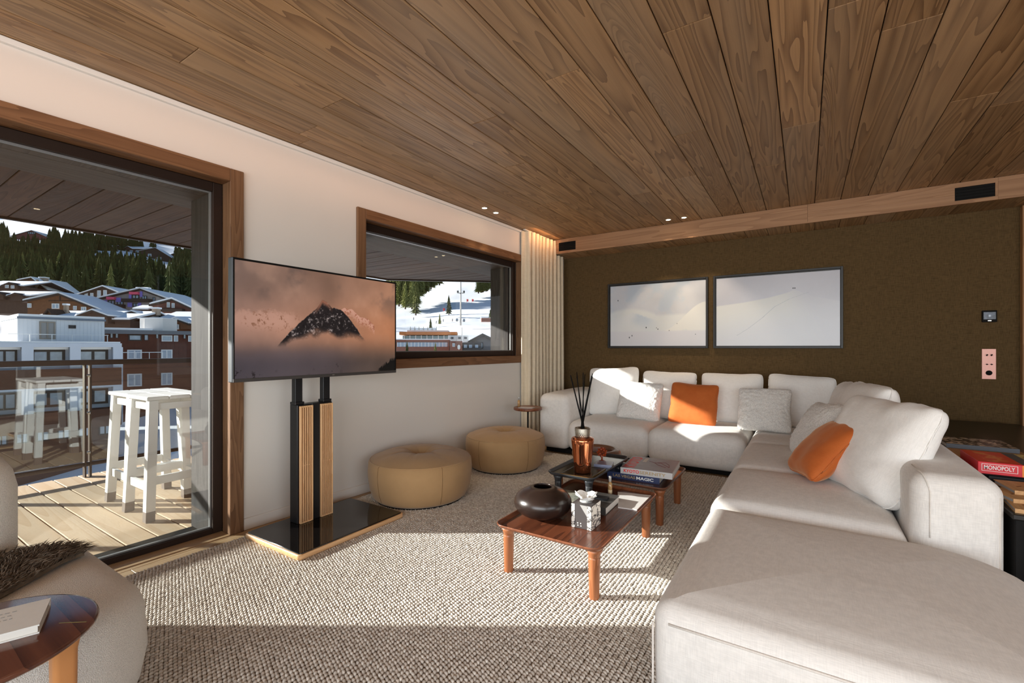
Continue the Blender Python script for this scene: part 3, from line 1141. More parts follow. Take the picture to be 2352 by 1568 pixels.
class Bld:
    def __init__(s, name, label, px, py, d, yaw=6.0):
        s.k = d / FPX; s.px, s.py, s.d = px, py, d
        s.c, s.s = math.cos(math.radians(yaw)), math.sin(math.radians(yaw))
        p = V(px, py, d)
        s.t = thing(name, label, 'building', p, YAW + math.radians(yaw))
    def X(s, px): return (px - s.px) * s.k / (s.c - s.s * (px - CX) / FPX)
    def Z(s, py): return -(py - s.py) * s.k
    def B(s, name, x0, x1, y0, y1, z0, z1, m, parent=None):
        return MB().box(x0, x1, y0, y1, z0, z1).build(name, m, parent or s.t, world=False)
    def win(s, x0p, y0p, x1p, y1p, frame=winframe, y=0.0, n=2, glassm=winglass):
        x0, x1, z0, z1 = s.X(x0p), s.X(x1p), s.Z(y1p), s.Z(y0p)
        f = (x1 - x0) * 0.08 + 0.03
        q = MB()
        q.box(x0, x1, y - .12, y - .02, z0, z0 + f).box(x0, x1, y - .12, y - .02, z1 - f, z1)
        for j in range(n + 1):
            c = x0 + (x1 - x0 - f) * j / n
            q.box(c, c + f, y - .118, y - .022, z0 + f, z1 - f)
        w_ = q.build('window', frame, s.t, world=False)
        MB().box(x0 + f * .5, x1 - f * .5, y - .06, y - .03, z0 + f * .5, z1 - f * .5).build('pane', glassm, w_, world=False)
        return w_
    def gable(s, xl, yl, xr, yr, L, body, roofm=wdark, over=0.5, thick=0.28, snow=0.32, ybot=None, x0=None, ridge=(None, None)):
        """gable end facing us: ridge at (px,py), eaves at (xl,yl) and (xr,yr) in photo pixels"""
        rx, rz = 0.0, 0.0
        lx, lz, qx, qz = s.X(xl), s.Z(yl), s.X(xr), s.Z(yr)
        zb = s.Z(ybot) if ybot else min(lz, qz) - 6
        il, ir = 0.90, 0.90
        body_poly = [(lx * il, zb), (qx * ir, zb), (qx * ir, qz * ir - thick), (0, -thick), (lx * il, lz * il - thick)]
        MB().prism(body_poly, 'y', 0, L).build('wall', body, s.t, world=False, fixn=True)
        for ex, ez in ((lx, lz), (qx, qz)):
            MB().prism([(0, 0), (ex, ez), (ex, ez - thick), (0, -thick)], 'y', -over, L + over).build('roof_slope', roofm, s.t, world=False, fixn=True)
            e2x, e2z = ex * 0.985, ez * 0.985
            MB().prism([(0, .02), (e2x, e2z + .02), (e2x, e2z + snow * .8), (e2x * .9, e2z * .9 + snow), (0, snow)], 'y', -over + .12, L + over).build('snow_cover', MATS['snow'], s.t, world=False, fixn=True)
    def slope(s, xl, xr, yridge, yeave, run, body, ybot, snow=0.3, roofm=wdark):
        """roof plane facing us, ridge behind"""
        x0, x1, zr, ze = s.X(xl), s.X(xr), s.Z(yridge), s.Z(yeave)
        MB().prism([(-.5, ze), (run, zr), (2 * run, ze), (2 * run, ze - .25), (run, zr - .25), (-.5, ze - .25)], 'x', x0, x1).build('roof_slope', roofm, s.t, world=False, fixn=True)
        MB().prism([(-.45, ze + .02), (run, zr + .02), (2 * run, ze + .02), (2 * run, ze + snow), (run, zr + snow), (-.45, ze + snow)], 'x', x0 + .1, x1 - .1).build('snow_cover', MATS['snow'], s.t, world=False, fixn=True)
        s.B('wall', x0 + .4, x1 - .4, 0.1, 2 * run - .3, s.Z(ybot), ze - .1, body)
    def dormer(s, cxp, pyr, halfp, pye, y0, L, body, snowy=True, nwin=2, ybot=None):
        cx, zr, hw, ze = s.X(cxp), s.Z(pyr), halfp * s.k, s.Z(pye)
        zb = s.Z(ybot) if ybot else ze - 1.0
        MB().prism([(cx - hw * .85, zb), (cx + hw * .85, zb), (cx + hw * .85, ze), (cx, zr - .15), (cx - hw * .85, ze)], 'y', y0, y0 + L).build('dormer', body, s.t, world=False, fixn=True)
        for sg in (-1, 1):
            MB().prism([(cx, zr), (cx + sg * hw, ze), (cx + sg * hw, ze - .22), (cx, zr - .22)], 'y', y0 - .5, y0 + L).build('dormer_roof', wdark, s.t, world=False, fixn=True)
            if snowy:
                MB().prism([(cx, zr + .01), (cx + sg * hw * .97, ze + .03), (cx + sg * hw * .97, ze + .22), (cx, zr + .24)], 'y', y0 - .35, y0 + L).build('snow_cover', MATS['snow'], s.t, world=False, fixn=True)
    def chimney(s, cxp, pyt, pyb, wp, y=2.0):
        x, w_ = s.X(cxp), wp * s.k
        s.B('chimney', x - w_ / 2, x + w_ / 2, y, y + w_, s.Z(pyb), s.Z(pyt), stone)
        s.B('chimney_cap', x - w_ * .65, x + w_ * .65, y - .1, y + w_ + .1, s.Z(pyt), s.Z(pyt) + .25, MATS['snow'])


# white clad block (nearest, left)
b = Bld('white_block', 'white clad flat roofed block with a tall window, left beyond the railing', 40, 785, 45, 55)
b.B('wall', b.X(40), b.X(240), 0, 9, b.Z(812), b.Z(728), whitewall)
x = b.X(42)
while x < b.X(238):
    b.B('cladding_batten', x, x + .035, -.03, -.001, b.Z(787), b.Z(732), whitewall); x += 0.30
b.B('cornice', b.X(38), b.X(242), -.25, 9.2, b.Z(731), b.Z(726), plain('cornice_grey', (110, 122, 138), 0.6))
b.B('snow_cover', b.X(38) + .1, b.X(242) - .1, -.15, 9.1, b.Z(726) + .002, b.Z(720), MATS['snow'])
b.win(90, 736, 127, 778, plain('frame_sand', (150, 140, 128), 0.6), 0, 2, plain('blind_grey', (128, 130, 138), 0.2, 0, 0.7))
b.win(157, 743, 174, 751, windark, 0, 1, plain('louvre_dark', (44, 48, 56), 0.5))
for pxp in (62, 112, 158, 202, 238):
    b.B('guard_post', b.X(pxp) - .03, b.X(pxp) + .03, -1.4, -1.34, b.Z(789), b.Z(767), white_paint)
b.B('guard_rail', b.X(12), b.X(240), -1.41, -1.35, b.Z(768), b.Z(766.5), white_paint)

# pale lower block in front
b = Bld('pale_terrace_block', 'long pale block with recessed glazed bays, just beyond the railing', 0, 825, 40, 48)
b.B('wall', b.X(-150), b.X(277), 1.1, 8, b.Z(1160), b.Z(793), bluewall)
b.B('lower_facade', b.X(-150), b.X(277) - .1, .5, 1.08, b.Z(1160), b.Z(955), plain('balcony_board', (96, 66, 54), 0.8, 0, 0.2, 0.2, 4))
for pxp in range(-60, 270, 48): b.win(pxp, 985, pxp + 30, 1025, windark, .5, 2)
b.B('fascia', b.X(-152), b.X(279), -.2, 8, b.Z(797), b.Z(787), bluewall)
b.B('snow_cover', b.X(-152), b.X(279) - .1, -.1, 6, b.Z(787) + .002, b.Z(783), MATS['snow'])
bays = ((-98, -50), (-20, 40), (72, 152), (180, 252))
for x0, x1 in bays:
    b.B('cross_wall', b.X(x1) + .25, b.X(x1) + 1.0, -.1, 1.09, b.Z(1000), b.Z(797), bluewall)
    b.win(x0, 803, x1, 838, windark, 1.1, 2)
    b.B('bay_head', b.X(x0) - .5, b.X(x1) + .2, .6, 1.09, b.Z(803), b.Z(797), white_paint)
    b.win(x0, 905, x1, 945, windark, 1.1, 2)
b.B('balcony_front', b.X(-152), b.X(277), -.6, -.5, b.Z(895), b.Z(850), plain('balcony_board', (96, 66, 54), 0.8, 0, 0.2, 0.2, 4))
b.B('balcony_slab', b.X(-152), b.X(277), -.6, 1.09, b.Z(899), b.Z(895), bluewall)
b.B('balcony_front', b.X(-152), b.X(277), -.6, -.5, b.Z(1000), b.Z(955), plain('balcony_board', (96, 66, 54)))

# dark timber block on the right
b = Bld('timber_block', 'dark brown boarded flat roofed block with white framed windows', 240, 830, 52, 40)
b.B('wall', b.X(241), b.X(470), 0, 10, b.Z(1120), b.Z(763), plain('boarding_brown', (96, 58, 46), 0.85, 0, 0.2, 0.2, 2))
x = b.X(244)
while x < b.X(465):
    b.B('boarding', x, x + .16, -.03, -.001, b.Z(832), b.Z(784), plain('boarding_brown', (96, 58, 46))); x += 0.42
b.B('fascia', b.X(238), b.X(472), -.5, 10, b.Z(766), b.Z(757), plain('fascia_grey', (112, 114, 120), 0.6))
b.B('snow_cover', b.X(238) + .1, b.X(350), -.4, 9, b.Z(757) + .002, b.Z(752), MATS['snow'])
b.win(295, 767, 326, 782, windark, 0, 1); b.win(331, 767, 341, 781, windark, 0, 1)
b.win(371, 768, 396, 783, winframe, 0, 1); b.win(399, 768, 409, 783, winframe, 0, 1)
b.win(253, 764, 260, 776, windark, 0, 1); b.win(265, 764, 272, 776, windark, 0, 1)
b.win(358, 764, 364, 776, windark, 0, 1); b.win(421, 764, 427, 776, windark, 0, 1); b.win(432, 768, 446, 783, winframe, 0, 1)
b.win(292, 803, 326, 826, winframe, 0, 2); b.win(370, 803, 396, 826, winframe, 0, 2)
b.win(292, 860, 326, 890, winframe, 0, 2); b.win(370, 860, 396, 890, winframe, 0, 2)
b.B('balcony_rail', b.X(282), b.X(372), -1.5, -1.44, b.Z(810), b.Z(808.5), white_paint)
for pxp in (282, 312, 342, 372): b.B('guard_post', b.X(pxp) - .03, b.X(pxp) + .03, -1.5, -1.44, b.Z(826), b.Z(810), white_paint)

b = Bld('roof_plant_room', 'white rooftop box standing on the dark timber block', 345, 752, 60)
b.B('wall', b.X(332), b.X(374), 0, 3, b.Z(768), b.Z(731), plain('plant_white', (232, 228, 224), 0.7))
b.B('wall', b.X(316), b.X(332) - .01, 0.4, 3, b.Z(768), b.Z(731), plain('plant_white', (232, 228, 224)))
b.B('snow_cover', b.X(315), b.X(375), -.05, 3, b.Z(731) + .002, b.Z(729), MATS['snow'])

# row of low snowy roofs with little gables
b = Bld('dormer_house', 'low house with a broad snowy roof and a brown dormer above the white block', 200, 745, 64)
b.slope(58, 305, 711, 734, 6, wchal2, 790)
b.dormer(232, 714, 33, 727, -1.2, 5, wchal2)
b.chimney(106, 697, 722, 7, 3); b.dormer(101, 708, 10, 722, 1.0, 3, wchal, False)
b = Bld('dormer_house', 'low house with a snowy roof and small dormer behind the rooftop box', 330, 748, 70)
b.slope(255, 395, 717, 736, 6, wchal2, 790)
b.dormer(322, 717, 36, 731, -1.5, 5, wchal)
b = Bld('dormer_house', 'snowy roofed house with a white edged gable dormer beside the timber post', 415, 750, 68)
b.slope(345, 470, 713, 742, 6, wchal, 800)
b.dormer(419, 733, 30, 744, -1.6, 5, wchal, True, 2, 756)
b.win(403, 746, 413, 757, winframe, -1.6, 2); b.win(417, 746, 427, 757, winframe, -1.6, 2)
b.chimney(334, 707, 722, 12, 2)

# gabled chalets
b = Bld('chalet', 'wide brown chalet gable with orange lit boards and snowy roof above the white block', 138, 674, 82)
b.gable(55, 692, 240, 714, 7, wchal, ybot=770)
b.win(120, 697, 137, 709); b.win(169, 702, 177, 711); b.win(187, 704, 199, 713); b.win(64, 697, 73, 707)
MB().prism([(b.X(112), b.Z(690)), (b.X(170), b.Z(690)), (b.X(170), b.Z(691.5)), (b.X(112), b.Z(691.5))], 'y', -.08, -.01).build('beam', wdark, b.t, world=False, fixn=True)
b.B('post', b.X(137), b.X(139), -.08, -.01, b.Z(690), b.Z(680), wdark)
b = Bld('chalet', 'brown chalet with arched white windows, behind the wide brown gable', 238, 658, 104)
b.gable(150, 688, 284, 676, 12, wchal2, ybot=760)
b.win(195, 672, 202, 680); b.win(208, 673, 215, 681); b.win(224, 667, 232, 682, winframe, 0, 2); b.win(238, 666, 246, 681, winframe, 0, 2)
b = Bld('chalet', 'grey chalet with pink awnings and violet banners on dark balconies', 324, 663, 92)
b.gable(196, 694, 398, 690, 14, wgrey, ybot=770)
pink = plain('awning_pink', (232, 92, 120), 0.7); vio = plain('banner_violet', (140, 128, 214), 0.7)
for x0, y0, x1, y1 in ((304, 677, 320, 686), (326, 679, 338, 687), (351, 682, 357, 694), (249, 690, 264, 700), (270, 692, 284, 701), (306, 696, 320, 705), (249, 709, 264, 717), (268, 709, 284, 717)): b.win(x0, y0, x1, y1, windark)
for x0, x1, y0, y1 in ((288, 350, 687, 694), (249, 289, 700, 708)): b.B('balcony', b.X(x0), b.X(x1), -1.2, -.02, b.Z(y1), b.Z(y0), wdark)
for x0, x1, y0, y1 in ((302, 322, 671, 677), (250, 268, 683, 689)): b.B('awning', b.X(x0), b.X(x1), -.7, -.02, b.Z(y1), b.Z(y0), pink)
for x0, x1, y0, y1 in ((297, 303, 676, 687), (322, 328, 669, 682), (267, 279, 684, 694), (240, 247, 690, 702), (294, 304, 695, 705), (318, 325, 695, 702)): b.B('banner', b.X(x0), b.X(x1), -.16, -.05, b.Z(y1), b.Z(y0), vio)
b.chimney(296, 658, 672, 12, 3); b.chimney(311, 658, 670, 9, 3)
b = Bld('chalet', 'small reddish brown chalet gable nearest to the timber post', 397, 687, 78)
b.gable(346, 700, 448, 710, 10, plain('chalet_red', (112, 76, 66), 0.85, 0, 0.2, 0.2, 3), ybot=770)
b.win(384, 694, 391, 706); b.win(395, 696, 402, 707)
b.B('balcony', b.X(370), b.X(425), -.9, -.02, b.Z(716), b.Z(710), wdark)
b = Bld('small_kiosk', 'little snow capped roof turret in front of the grey chalet', 326, 712, 80)
b.slope(307, 346, 702, 711, 2, wchal2, 722)

# left cluster
b = Bld('chalet', 'chalet with long snowy roof and a lit dormer, leftmost of the upper row', 20, 668, 112)
b.slope(-60, 60, 639, 657, 7, wchal2, 690)
b.dormer(32, 649, 16, 656, -.8, 5, wchal2, False, 2, 664); b.win(20, 655, 28, 662, winframe, -.8, 2); b.win(33, 656, 41, 663, winframe, -.8, 2)
b = Bld('chalet', 'chalet with low snowy roof and two dark dormers at the left edge', 20, 690, 98)
b.slope(-60, 76, 664, 680, 6, wchal2, 720)
b.dormer(47, 673, 16, 680, -.8, 4, wchal2, False); b.dormer(2, 670, 15, 677, -.8, 4, wchal2, False)
b = Bld('tower_chalet', 'tall brown chalet with a slanting pale beam and stone chimney', 74, 638, 120)
b.gable(40, 645, 114, 668, 10, wchal, ybot=720)
b.chimney(80, 635, 646, 11, 2)
MB().prism([(b.X(72), b.Z(674)), (b.X(77), b.Z(674)), (b.X(90), b.Z(656)), (b.X(90), b.Z(642)), (b.X(87), b.Z(642)), (b.X(86), b.Z(655))], 'y', -.5, -.1).build('brace', stone, b.t, world=False, fixn=True)
b.B('door', b.X(66), b.X(70), -.1, -.01, b.Z(668), b.Z(660), stone)

# chalets on the upper slope
b = Bld('chalet', 'dark chalet with glazed gable high on the forest edge', 73, 529, 395)
b.gable(26, 543, 112, 545, 18, plain('chalet_redbrown', (110, 62, 56), 0.85), ybot=566)
b.win(63, 532, 83, 538, windark, 0, 4)
b = Bld('chalet', 'long snowy roofed chalet with a row of dormers high on the slope', 275, 582, 380)
b.slope(222, 330, 562, 571, 10, wchal2, 592, 0.8)
for cxp in (252, 274, 296): b.dormer(cxp, 563 + (cxp - 252) * .06, 8, 568 + (cxp - 252) * .06, -1, 8, wchal2)
for cxp in (246, 258, 270, 284, 298, 312): b.win(cxp, 574, cxp + 7, 579, winframe, 0, 1)
b = Bld('chalet', 'broad dark gabled chalet high on the slope beside the long one', 357, 569, 375)
b.gable(319, 577, 396, 592, 9, wchal2, ybot=608)
b.win(340, 583, 348, 589); b.win(360, 590, 371, 601, stone)
b = Bld('chalet', 'small white chimneyed chalet above the long roofed one', 316, 564, 470)
b.gable(300, 570, 334, 571, 12, wchal2, ybot=580); b.chimney(310, 555, 566, 6, 2)
b = Bld('chalet', 'brown gable among trees close to the timber post, high on the slope', 406, 580, 390)
b.gable(384, 588, 428, 592, 7, wchal2, ybot=606)

# --- buildings at the foot of the piste
b = Bld('brick_building', 'long low red brick building with white window bands below the piste', 960, 800, 74)
b.B('wall', b.X(880), b.X(1032), 0, 7, b.Z(830), b.Z(780), brickred)
b.B('window_band', b.X(912), b.X(1028), -.05, -.01, b.Z(796), b.Z(786), winglass)
for pxp in range(912, 1030, 8): b.B('mullion', b.X(pxp), b.X(pxp + 1.4), -.12, -.051, b.Z(796), b.Z(786), winframe)
b.B('snow_cover', b.X(880), b.X(1032), -.1, 7, b.Z(780), b.Z(778), MATS['snow'])
b = Bld('piste_restaurant', 'restaurant with orange fascia and glass front below the ski piste', 985, 780, 86)
b.B('wall', b.X(925), b.X(1046), 0, 8, b.Z(800), b.Z(771), plain('glass_front', (118, 140, 146), 0.2, 0, 0.6, 0.3, 1))
for pxp in range(928, 1046, 13): b.B('mullion', b.X(pxp), b.X(pxp + 1.6), -.1, -.01, b.Z(790), b.Z(770), winframe)
b.B('fascia', b.X(918), b.X(1050), -.6, 8, b.Z(769), b.Z(762), plain('fascia_orange', (206, 134, 84), 0.7, 0, 0.2, 0.1, 2))
b.B('snow_cover', b.X(935), b.X(1030), 0, 8, b.Z(762), b.Z(758), MATS['snow'])
b = Bld('snow_fence', 'long white snow fence across the foot of the piste', 970, 765, 104)
b.B('panel', b.X(941), b.X(1003), 0, .3, b.Z(768), b.Z(753), MATS['snow'])
for pxp in range(942, 1003, 10): b.B('post', b.X(pxp), b.X(pxp + 1.2), -.1, -.01, b.Z(769), b.Z(750), steel)
b = Bld('lift_station', 'red walled building with a white hexagonal sign below the pylon', 1050, 800, 72)
b.B('wall', b.X(1033), b.X(1062), 0, 5, b.Z(830), b.Z(783), brickred)
b.B('wall', b.X(1062) + .01, b.X(1106), 0.6, 5, b.Z(830), b.Z(786), plain('shop_dark', (70, 68, 70), 0.5, 0, 0.4, 0.3, 3))
MB().prism([(b.X(1054) + 3.6 * b.k * math.cos(PI / 2 + k * PI / 3), b.Z(797) + 6 * b.k * math.sin(PI / 2 + k * PI / 3)) for k in range(6)], 'y', -.2, -.02).build('sign', white_paint, b.t, world=False, fixn=True)
b.win(1039, 788, 1045, 796)
for x0 in (1064, 1076, 1090): b.win(x0, 790, x0 + 10, 800, windark, .6, 1)
b = Bld('lodge', 'weathered timber lodge with a broad pitched roof right of the red building', 1108, 766, 78)
b.gable(1074, 784, 1150, 786, 9, wgrey, plain('shingle_grey', (120, 110, 102), 0.9, 0, 0.2, 0.2, 2), 0.6, 0.4, 0.06, 830)
b.win(1098, 786, 1110, 800, windark)
b = Bld('white_hut', 'row of low white huts with small dark windows below the pylon', 1052, 780, 84)
for x0, x1 in ((1029, 1048), (1049, 1062), (1063, 1076)):
    b.B('hut', b.X(x0), b.X(x1), 0, 4, b.Z(786), b.Z(770), white_paint)
    b.win((x0 + x1) / 2 - 3, 774, (x0 + x1) / 2 + 3, 778, windark, 0, 2)
b = Bld('chairlift_hut', 'small red and white hut under conifers right of the pylon', 1122, 734, 150)
b.B('wall', b.X(1106), b.X(1140), 0, 4, b.Z(738), b.Z(730), brickred)
b.B('snow_cover', b.X(1105), b.X(1141), -.2, 4, b.Z(730), b.Z(727), MATS['snow'])

# the lift pylon, its cabins and a few skiers
pm = plain('pylon_grey', (176, 172, 168), 0.5, 0.3)
b = Bld('lift_pylon', 'tall grey lift pylon with a crossarm on the piste', 1058, 747, 150)
b.t['category'] = 'pylon'
k = b.k
MB().tube([(0, 0, 0), (0.05, 0, b.Z(640))], [2.2 * k, 1.1 * k], 8).build('mast', pm, b.t, world=False)
b.B('crossarm', -7 * k, 8 * k, -.15, .15, b.Z(673.5), b.Z(672), pm)
for sx in (-6.5, 7.5):
    q = MB()
    for j in range(4): q.lathe([(0, -.1), (.32, -.1), (.32, .1), (0, .1)], sx * k, (j - 1.5) * .7, b.Z(669 + 2 * (j % 2)), 8)
    q.build('wheel_battery', plain('wheel_dark', (70, 72, 74), 0.5), b.t, world=False)
for n_, (px_, py_) in enumerate(((1049.5, 737), (1065.5, 738))):
    b = Bld('lift_cabin', ['grey lift cabin hanging left of the pylon', 'grey lift cabin hanging right of the pylon'][n_], px_, py_, 150)
    b.t['category'] = 'cabin'
    MB().loft(0, 0, .42, .42, .2, [(0.12, -.1), (0, .1), (0, .62), (0.1, .78)]).build('body', plain('cabin_grey', (104, 106, 112), 0.4, 0.2), b.t, world=False)
    MB().loft(0, 0, .43, .43, .2, [(0, .32), (0, .6)]).build('glazing', winglass, b.t, world=False)
    MB().tube([(0, 0, .78), (.0, 0, 1.3)], .04, 6).build('hanger', pm, b.t, world=False)

mast = MB().tube([tuple(V(1061, 780, 96)), tuple(V(1061, 752, 96))], .07, 6).build('flag_pole', pm, None)
tag(mast, 'thin flag pole before the white huts', 'pole')
for n_, (px_, py_, c_) in enumerate(((950, 735, (40, 44, 60)), (1002, 743, (30, 34, 44)), (1018, 739, (36, 40, 60)), (1039, 738, (60, 40, 44)))):
    me = bpy.data.meshes.new('skier')
    p = V(px_, py_, 165)
    me.from_pydata([(0, 0, .9), (.12, 0, .5), (.16, .1, .0), (-.12, 0, .5), (-.16, -.1, .0), (0, .1, 1.35), (.28, .2, 1.05), (-.28, .2, 1.05), (0, .12, 1.52), (0, .16, 1.72)], [(0, 1), (1, 2), (0, 3), (3, 4), (0, 5), (5, 6), (5, 7), (5, 8), (8, 9)], [])
    o = bpy.data.objects.new('person', me); COL.objects.link(o)
    o.location = p
    o.scale = (.62, .62, .62)
    md = o.modifiers.new('skin', 'SKIN')
    for i_, r_ in enumerate((.17, .1, .07, .1, .07, .2, .07, .07, .08, .13)): me.skin_vertices[0].data[i_].radius = (r_ * .75, r_ * .75)
    me.skin_vertices[0].data[0].use_root = True
    me.materials.append(plain('skier_%d' % n_, c_, 0.8))
    tag(o, ['tiny dark skier alone on the shaded left of the piste', 'tiny dark skier beside the small conifers', 'tiny skier in blue right of the small conifer', 'tiny skier in dark red near the lift cabins'][n_], 'person')
for n_, (px_, py_) in enumerate(((1018, 716), (1072, 695), (1084, 695))):
    p = V(px_, py_, 190)
    q = MB().tube([tuple(p), tuple(p + Vector((0, 0, 1.6)))], .05, 5)
    q.obox(p + Vector((0, 0, .5)), RGT * .7, FWD * .06, (0, 0, 1.0))
    tag(q.build('piste_marker', plain('marker_red', (214, 60, 60), 0.6), None), ['red piste flag above the small conifers', 'red piste flag just right of the pylon', 'red piste flag farther right of the pylon'][n_], 'flag')

# thin chimney smoke drifting over the roofs
sm = N('smoke')
vp = sm.n('VolumePrincipled', {'Color': (0.8, 0.85, 0.95, 1), 'Density': 0.012})
tcn = sm.noise(sm.coords(), 0.25, 3)
gd = sm.n('VectorMath', {0: sm.n('TexCoord').outputs['Generated'], 1: (.5, .5, .5)}, operation='DISTANCE').outputs['Value']
fall = sm.math('POWER', sm.math('MAXIMUM', sm.math('SUBTRACT', 1.0, sm.math('MULTIPLY', gd, 2.0)), 0.0), 1.5)
sm.t.links.new(sm.math('MULTIPLY', sm.math('MULTIPLY', sm.ramp(tcn, [(0.35, (0, 0, 0)), (0.75, (1, 1, 1))]), fall), 0.20), vp.inputs['Density'])
sm.t.links.new(vp.outputs[0], sm.out.inputs['Volume'])
p = V(215, 640, 122)
q = MB()
def egg(u, v_):
    a, bth = 2 * PI * u, PI * v_
    return (4.2 * math.sin(bth) * math.cos(a) + 1.5 * math.cos(bth), 1.6 * math.sin(bth) * math.sin(a), 3.2 * math.cos(bth))
q.grid(egg, 16, 8)
o = q.build('smoke', sm.mat, None)
o.location = p
o.rotation_euler = (0, math.radians(40), YAW)
tag(o, 'thin bluish chimney smoke over the chalet roofs', 'smoke', None, 'stuff')

# ------------------------------------------------------------------ interior
RZ = 0.012                     # top of the rug


def onz(px, py, z):
    d = RAY(px, py)
    return CAMO + d * ((z - CAMH) / d.z)


def axis_samples(a0, a1, r, m=4, n=6):
    z = [r * (1 - math.tan(PI / 4 * (1 - k / m))) for k in range(m + 1)]
    lo = [a0 + t for t in z]; hi = [a1 - t for t in z][::-1]
    mid = [a0 + r + (a1 - a0 - 2 * r) * k / n for k in range(1, n)]
    return lo + mid + hi


def softbox(mb, x0, x1, y0, y1, z0, z1, r, crown=0.0, puff=0.0, n=8, mi=0, warp=0.0):
    X, Y, Z = axis_samples(x0, x1, r, 4, n), axis_samples(y0, y1, r, 4, n), axis_samples(z0, z1, r, 4, 5)
    idx, v, f = {}, [], []
    cx, cy, cz = (x0 + x1) / 2, (y0 + y1) / 2, (z0 + z1) / 2
    hx, hy, hz = (x1 - x0) / 2, (y1 - y0) / 2, (z1 - z0) / 2
    def put(p):
        c = Vector((min(max(p[0], x0 + r), x1 - r), min(max(p[1], y0 + r), y1 - r), min(max(p[2], z0 + r), z1 - r)))
        d = Vector(p) - c
        q = c + d.normalized() * r if d.length > 1e-9 else c
        key = (round(q.x, 5), round(q.y, 5), round(q.z, 5))
        if key not in idx:
            u, w_, t = (q.x - cx) / hx, (q.y - cy) / hy, (q.z - cz) / hz
            o = q.copy()
            if crown and t > 0: o.z += crown * (1 - u ** 4) * (1 - w_ ** 4) * t
            if puff:
                o.x += puff * u * (1 - t * t); o.y += puff * w_ * (1 - t * t)
            if warp: o += Vector((noise.noise(o * 3.1), noise.noise(o * 3.3 + Vector((9, 0, 0))), noise.noise(o * 2.7 + Vector((0, 7, 0))))) * warp
            idx[key] = len(v); v.append(tuple(o))
        return idx[key]
    def face(A, B, fn, flip):
        for i in range(len(A) - 1):
            for j in range(len(B) - 1):
                q = [put(fn(A[i], B[j])), put(fn(A[i + 1], B[j])), put(fn(A[i + 1], B[j + 1])), put(fn(A[i], B[j + 1]))]
                if len(set(q)) < 3: continue
                q2 = []
                for t in q:
                    if t not in q2: q2.append(t)
                f.append(q2[::-1] if flip else q2)
    face(X, Y, lambda a, b: (a, b, z1), False); face(X, Y, lambda a, b: (a, b, z0), True)
    face(X, Z, lambda a, b: (a, y0, b), False); face(X, Z, lambda a, b: (a, y1, b), True)
    face(Y, Z, lambda a, b: (x1, a, b), False); face(Y, Z, lambda a, b: (x0, a, b), True)
    return mb.add(v, f, mi, True)


# --- rug
rug = thing('rug', 'large cream woven rug with chunky loops under the coffee tables', 'rug', (-1.5, 2.0, 0))
RX0, RX1, RY0, RY1 = -2.79, -0.12, -0.7, 4.29
MB().loft((RX0 + RX1) / 2, (RY0 + RY1) / 2, (RX1 - RX0) / 2, (RY1 - RY0) / 2, 0.02, [(0, 0.0005), (0, 0.005), (0.004, 0.007)]).build('backing', MATS['rug_base'], rug)
m = N('rug_loop')
geo = m.n('NewGeometry')
f = m.n('TexNoise', {'Vector': geo.outputs['Position'], 'Scale': 55, 'Detail': 3}).outputs['Fac']
g = m.n('TexNoise', {'Vector': geo.outputs['Position'], 'Scale': 2.0, 'Detail': 3}).outputs['Fac']
col = m.mix(m.ramp(f, [(0.35, (0, 0, 0)), (0.65, (1, 1, 1))]), lin((188, 180, 170)), lin((230, 225, 216)))
col = m.mix(m.math('MULTIPLY', g, 0.2), col, lin((184, 172, 158)))
m.bsdf(col, 0.95, 0, 0.1)
MATS['rug_loop'] = m.mat
pts = []
r_ = random.Random(21)
PX_, PY_ = 0.0190, 0.0142
nx_, ny_ = int((RX1 - RX0 - .01) / PX_), int((RY1 + 0.25) / PY_)
for i in range(nx_):
    for j in range(ny_):
        xx = RX0 + .008 + i * PX_ + r_.uniform(-.0015, .0015)
        yy = -0.2 + (j + 0.5 * (i % 2)) * PY_ + r_.uniform(-.0012, .0012)
        if yy > RY1 - .006 or (xx > -0.34): continue
        pts.append((xx, yy, 0.0075 + r_.uniform(0, .0018)))
me = bpy.data.meshes.new('loops')
A = np.array(pts) - np.array([-1.5, 2.0, 0])
me.from_pydata(A.tolist(), [], [])
lo = bpy.data.objects.new('loops', me); COL.objects.link(lo); lo.parent = rug
lo['kind'] = 'stuff'
ng = bpy.data.node_groups.new('loops', 'GeometryNodeTree')
ng.interface.new_socket('Geometry', in_out='INPUT', socket_type='NodeSocketGeometry')
ng.interface.new_socket('Geometry', in_out='OUTPUT', socket_type='NodeSocketGeometry')
gi, go = ng.nodes.new('NodeGroupInput'), ng.nodes.new('NodeGroupOutput')
ico = ng.nodes.new('GeometryNodeMeshIcoSphere'); ico.inputs['Radius'].default_value = 1.0; ico.inputs['Subdivisions'].default_value = 2
tr_ = ng.nodes.new('GeometryNodeTransform'); tr_.inputs['Scale'].default_value = (0.0112, 0.0072, 0.0074)
ss = ng.nodes.new('GeometryNodeSetShadeSmooth')
sm_ = ng.nodes.new('GeometryNodeSetMaterial'); sm_.inputs['Material'].default_value = MATS['rug_loop']
rv_ = ng.nodes.new('FunctionNodeRandomValue'); rv_.data_type = 'FLOAT_VECTOR'
rv_.inputs[0].default_value = (-0.25, -0.25, -0.95); rv_.inputs[1].default_value = (0.25, 0.25, -0.35)
iop = ng.nodes.new('GeometryNodeInstanceOnPoints')
L_ = ng.links.new
L_(ico.outputs['Mesh'], tr_.inputs['Geometry']); L_(tr_.outputs[0], ss.inputs[0]); L_(ss.outputs[0], sm_.inputs['Geometry'])
L_(gi.outputs[0], iop.inputs['Points']); L_(sm_.outputs[0], iop.inputs['Instance'])
rot_out = rv_.outputs[0]
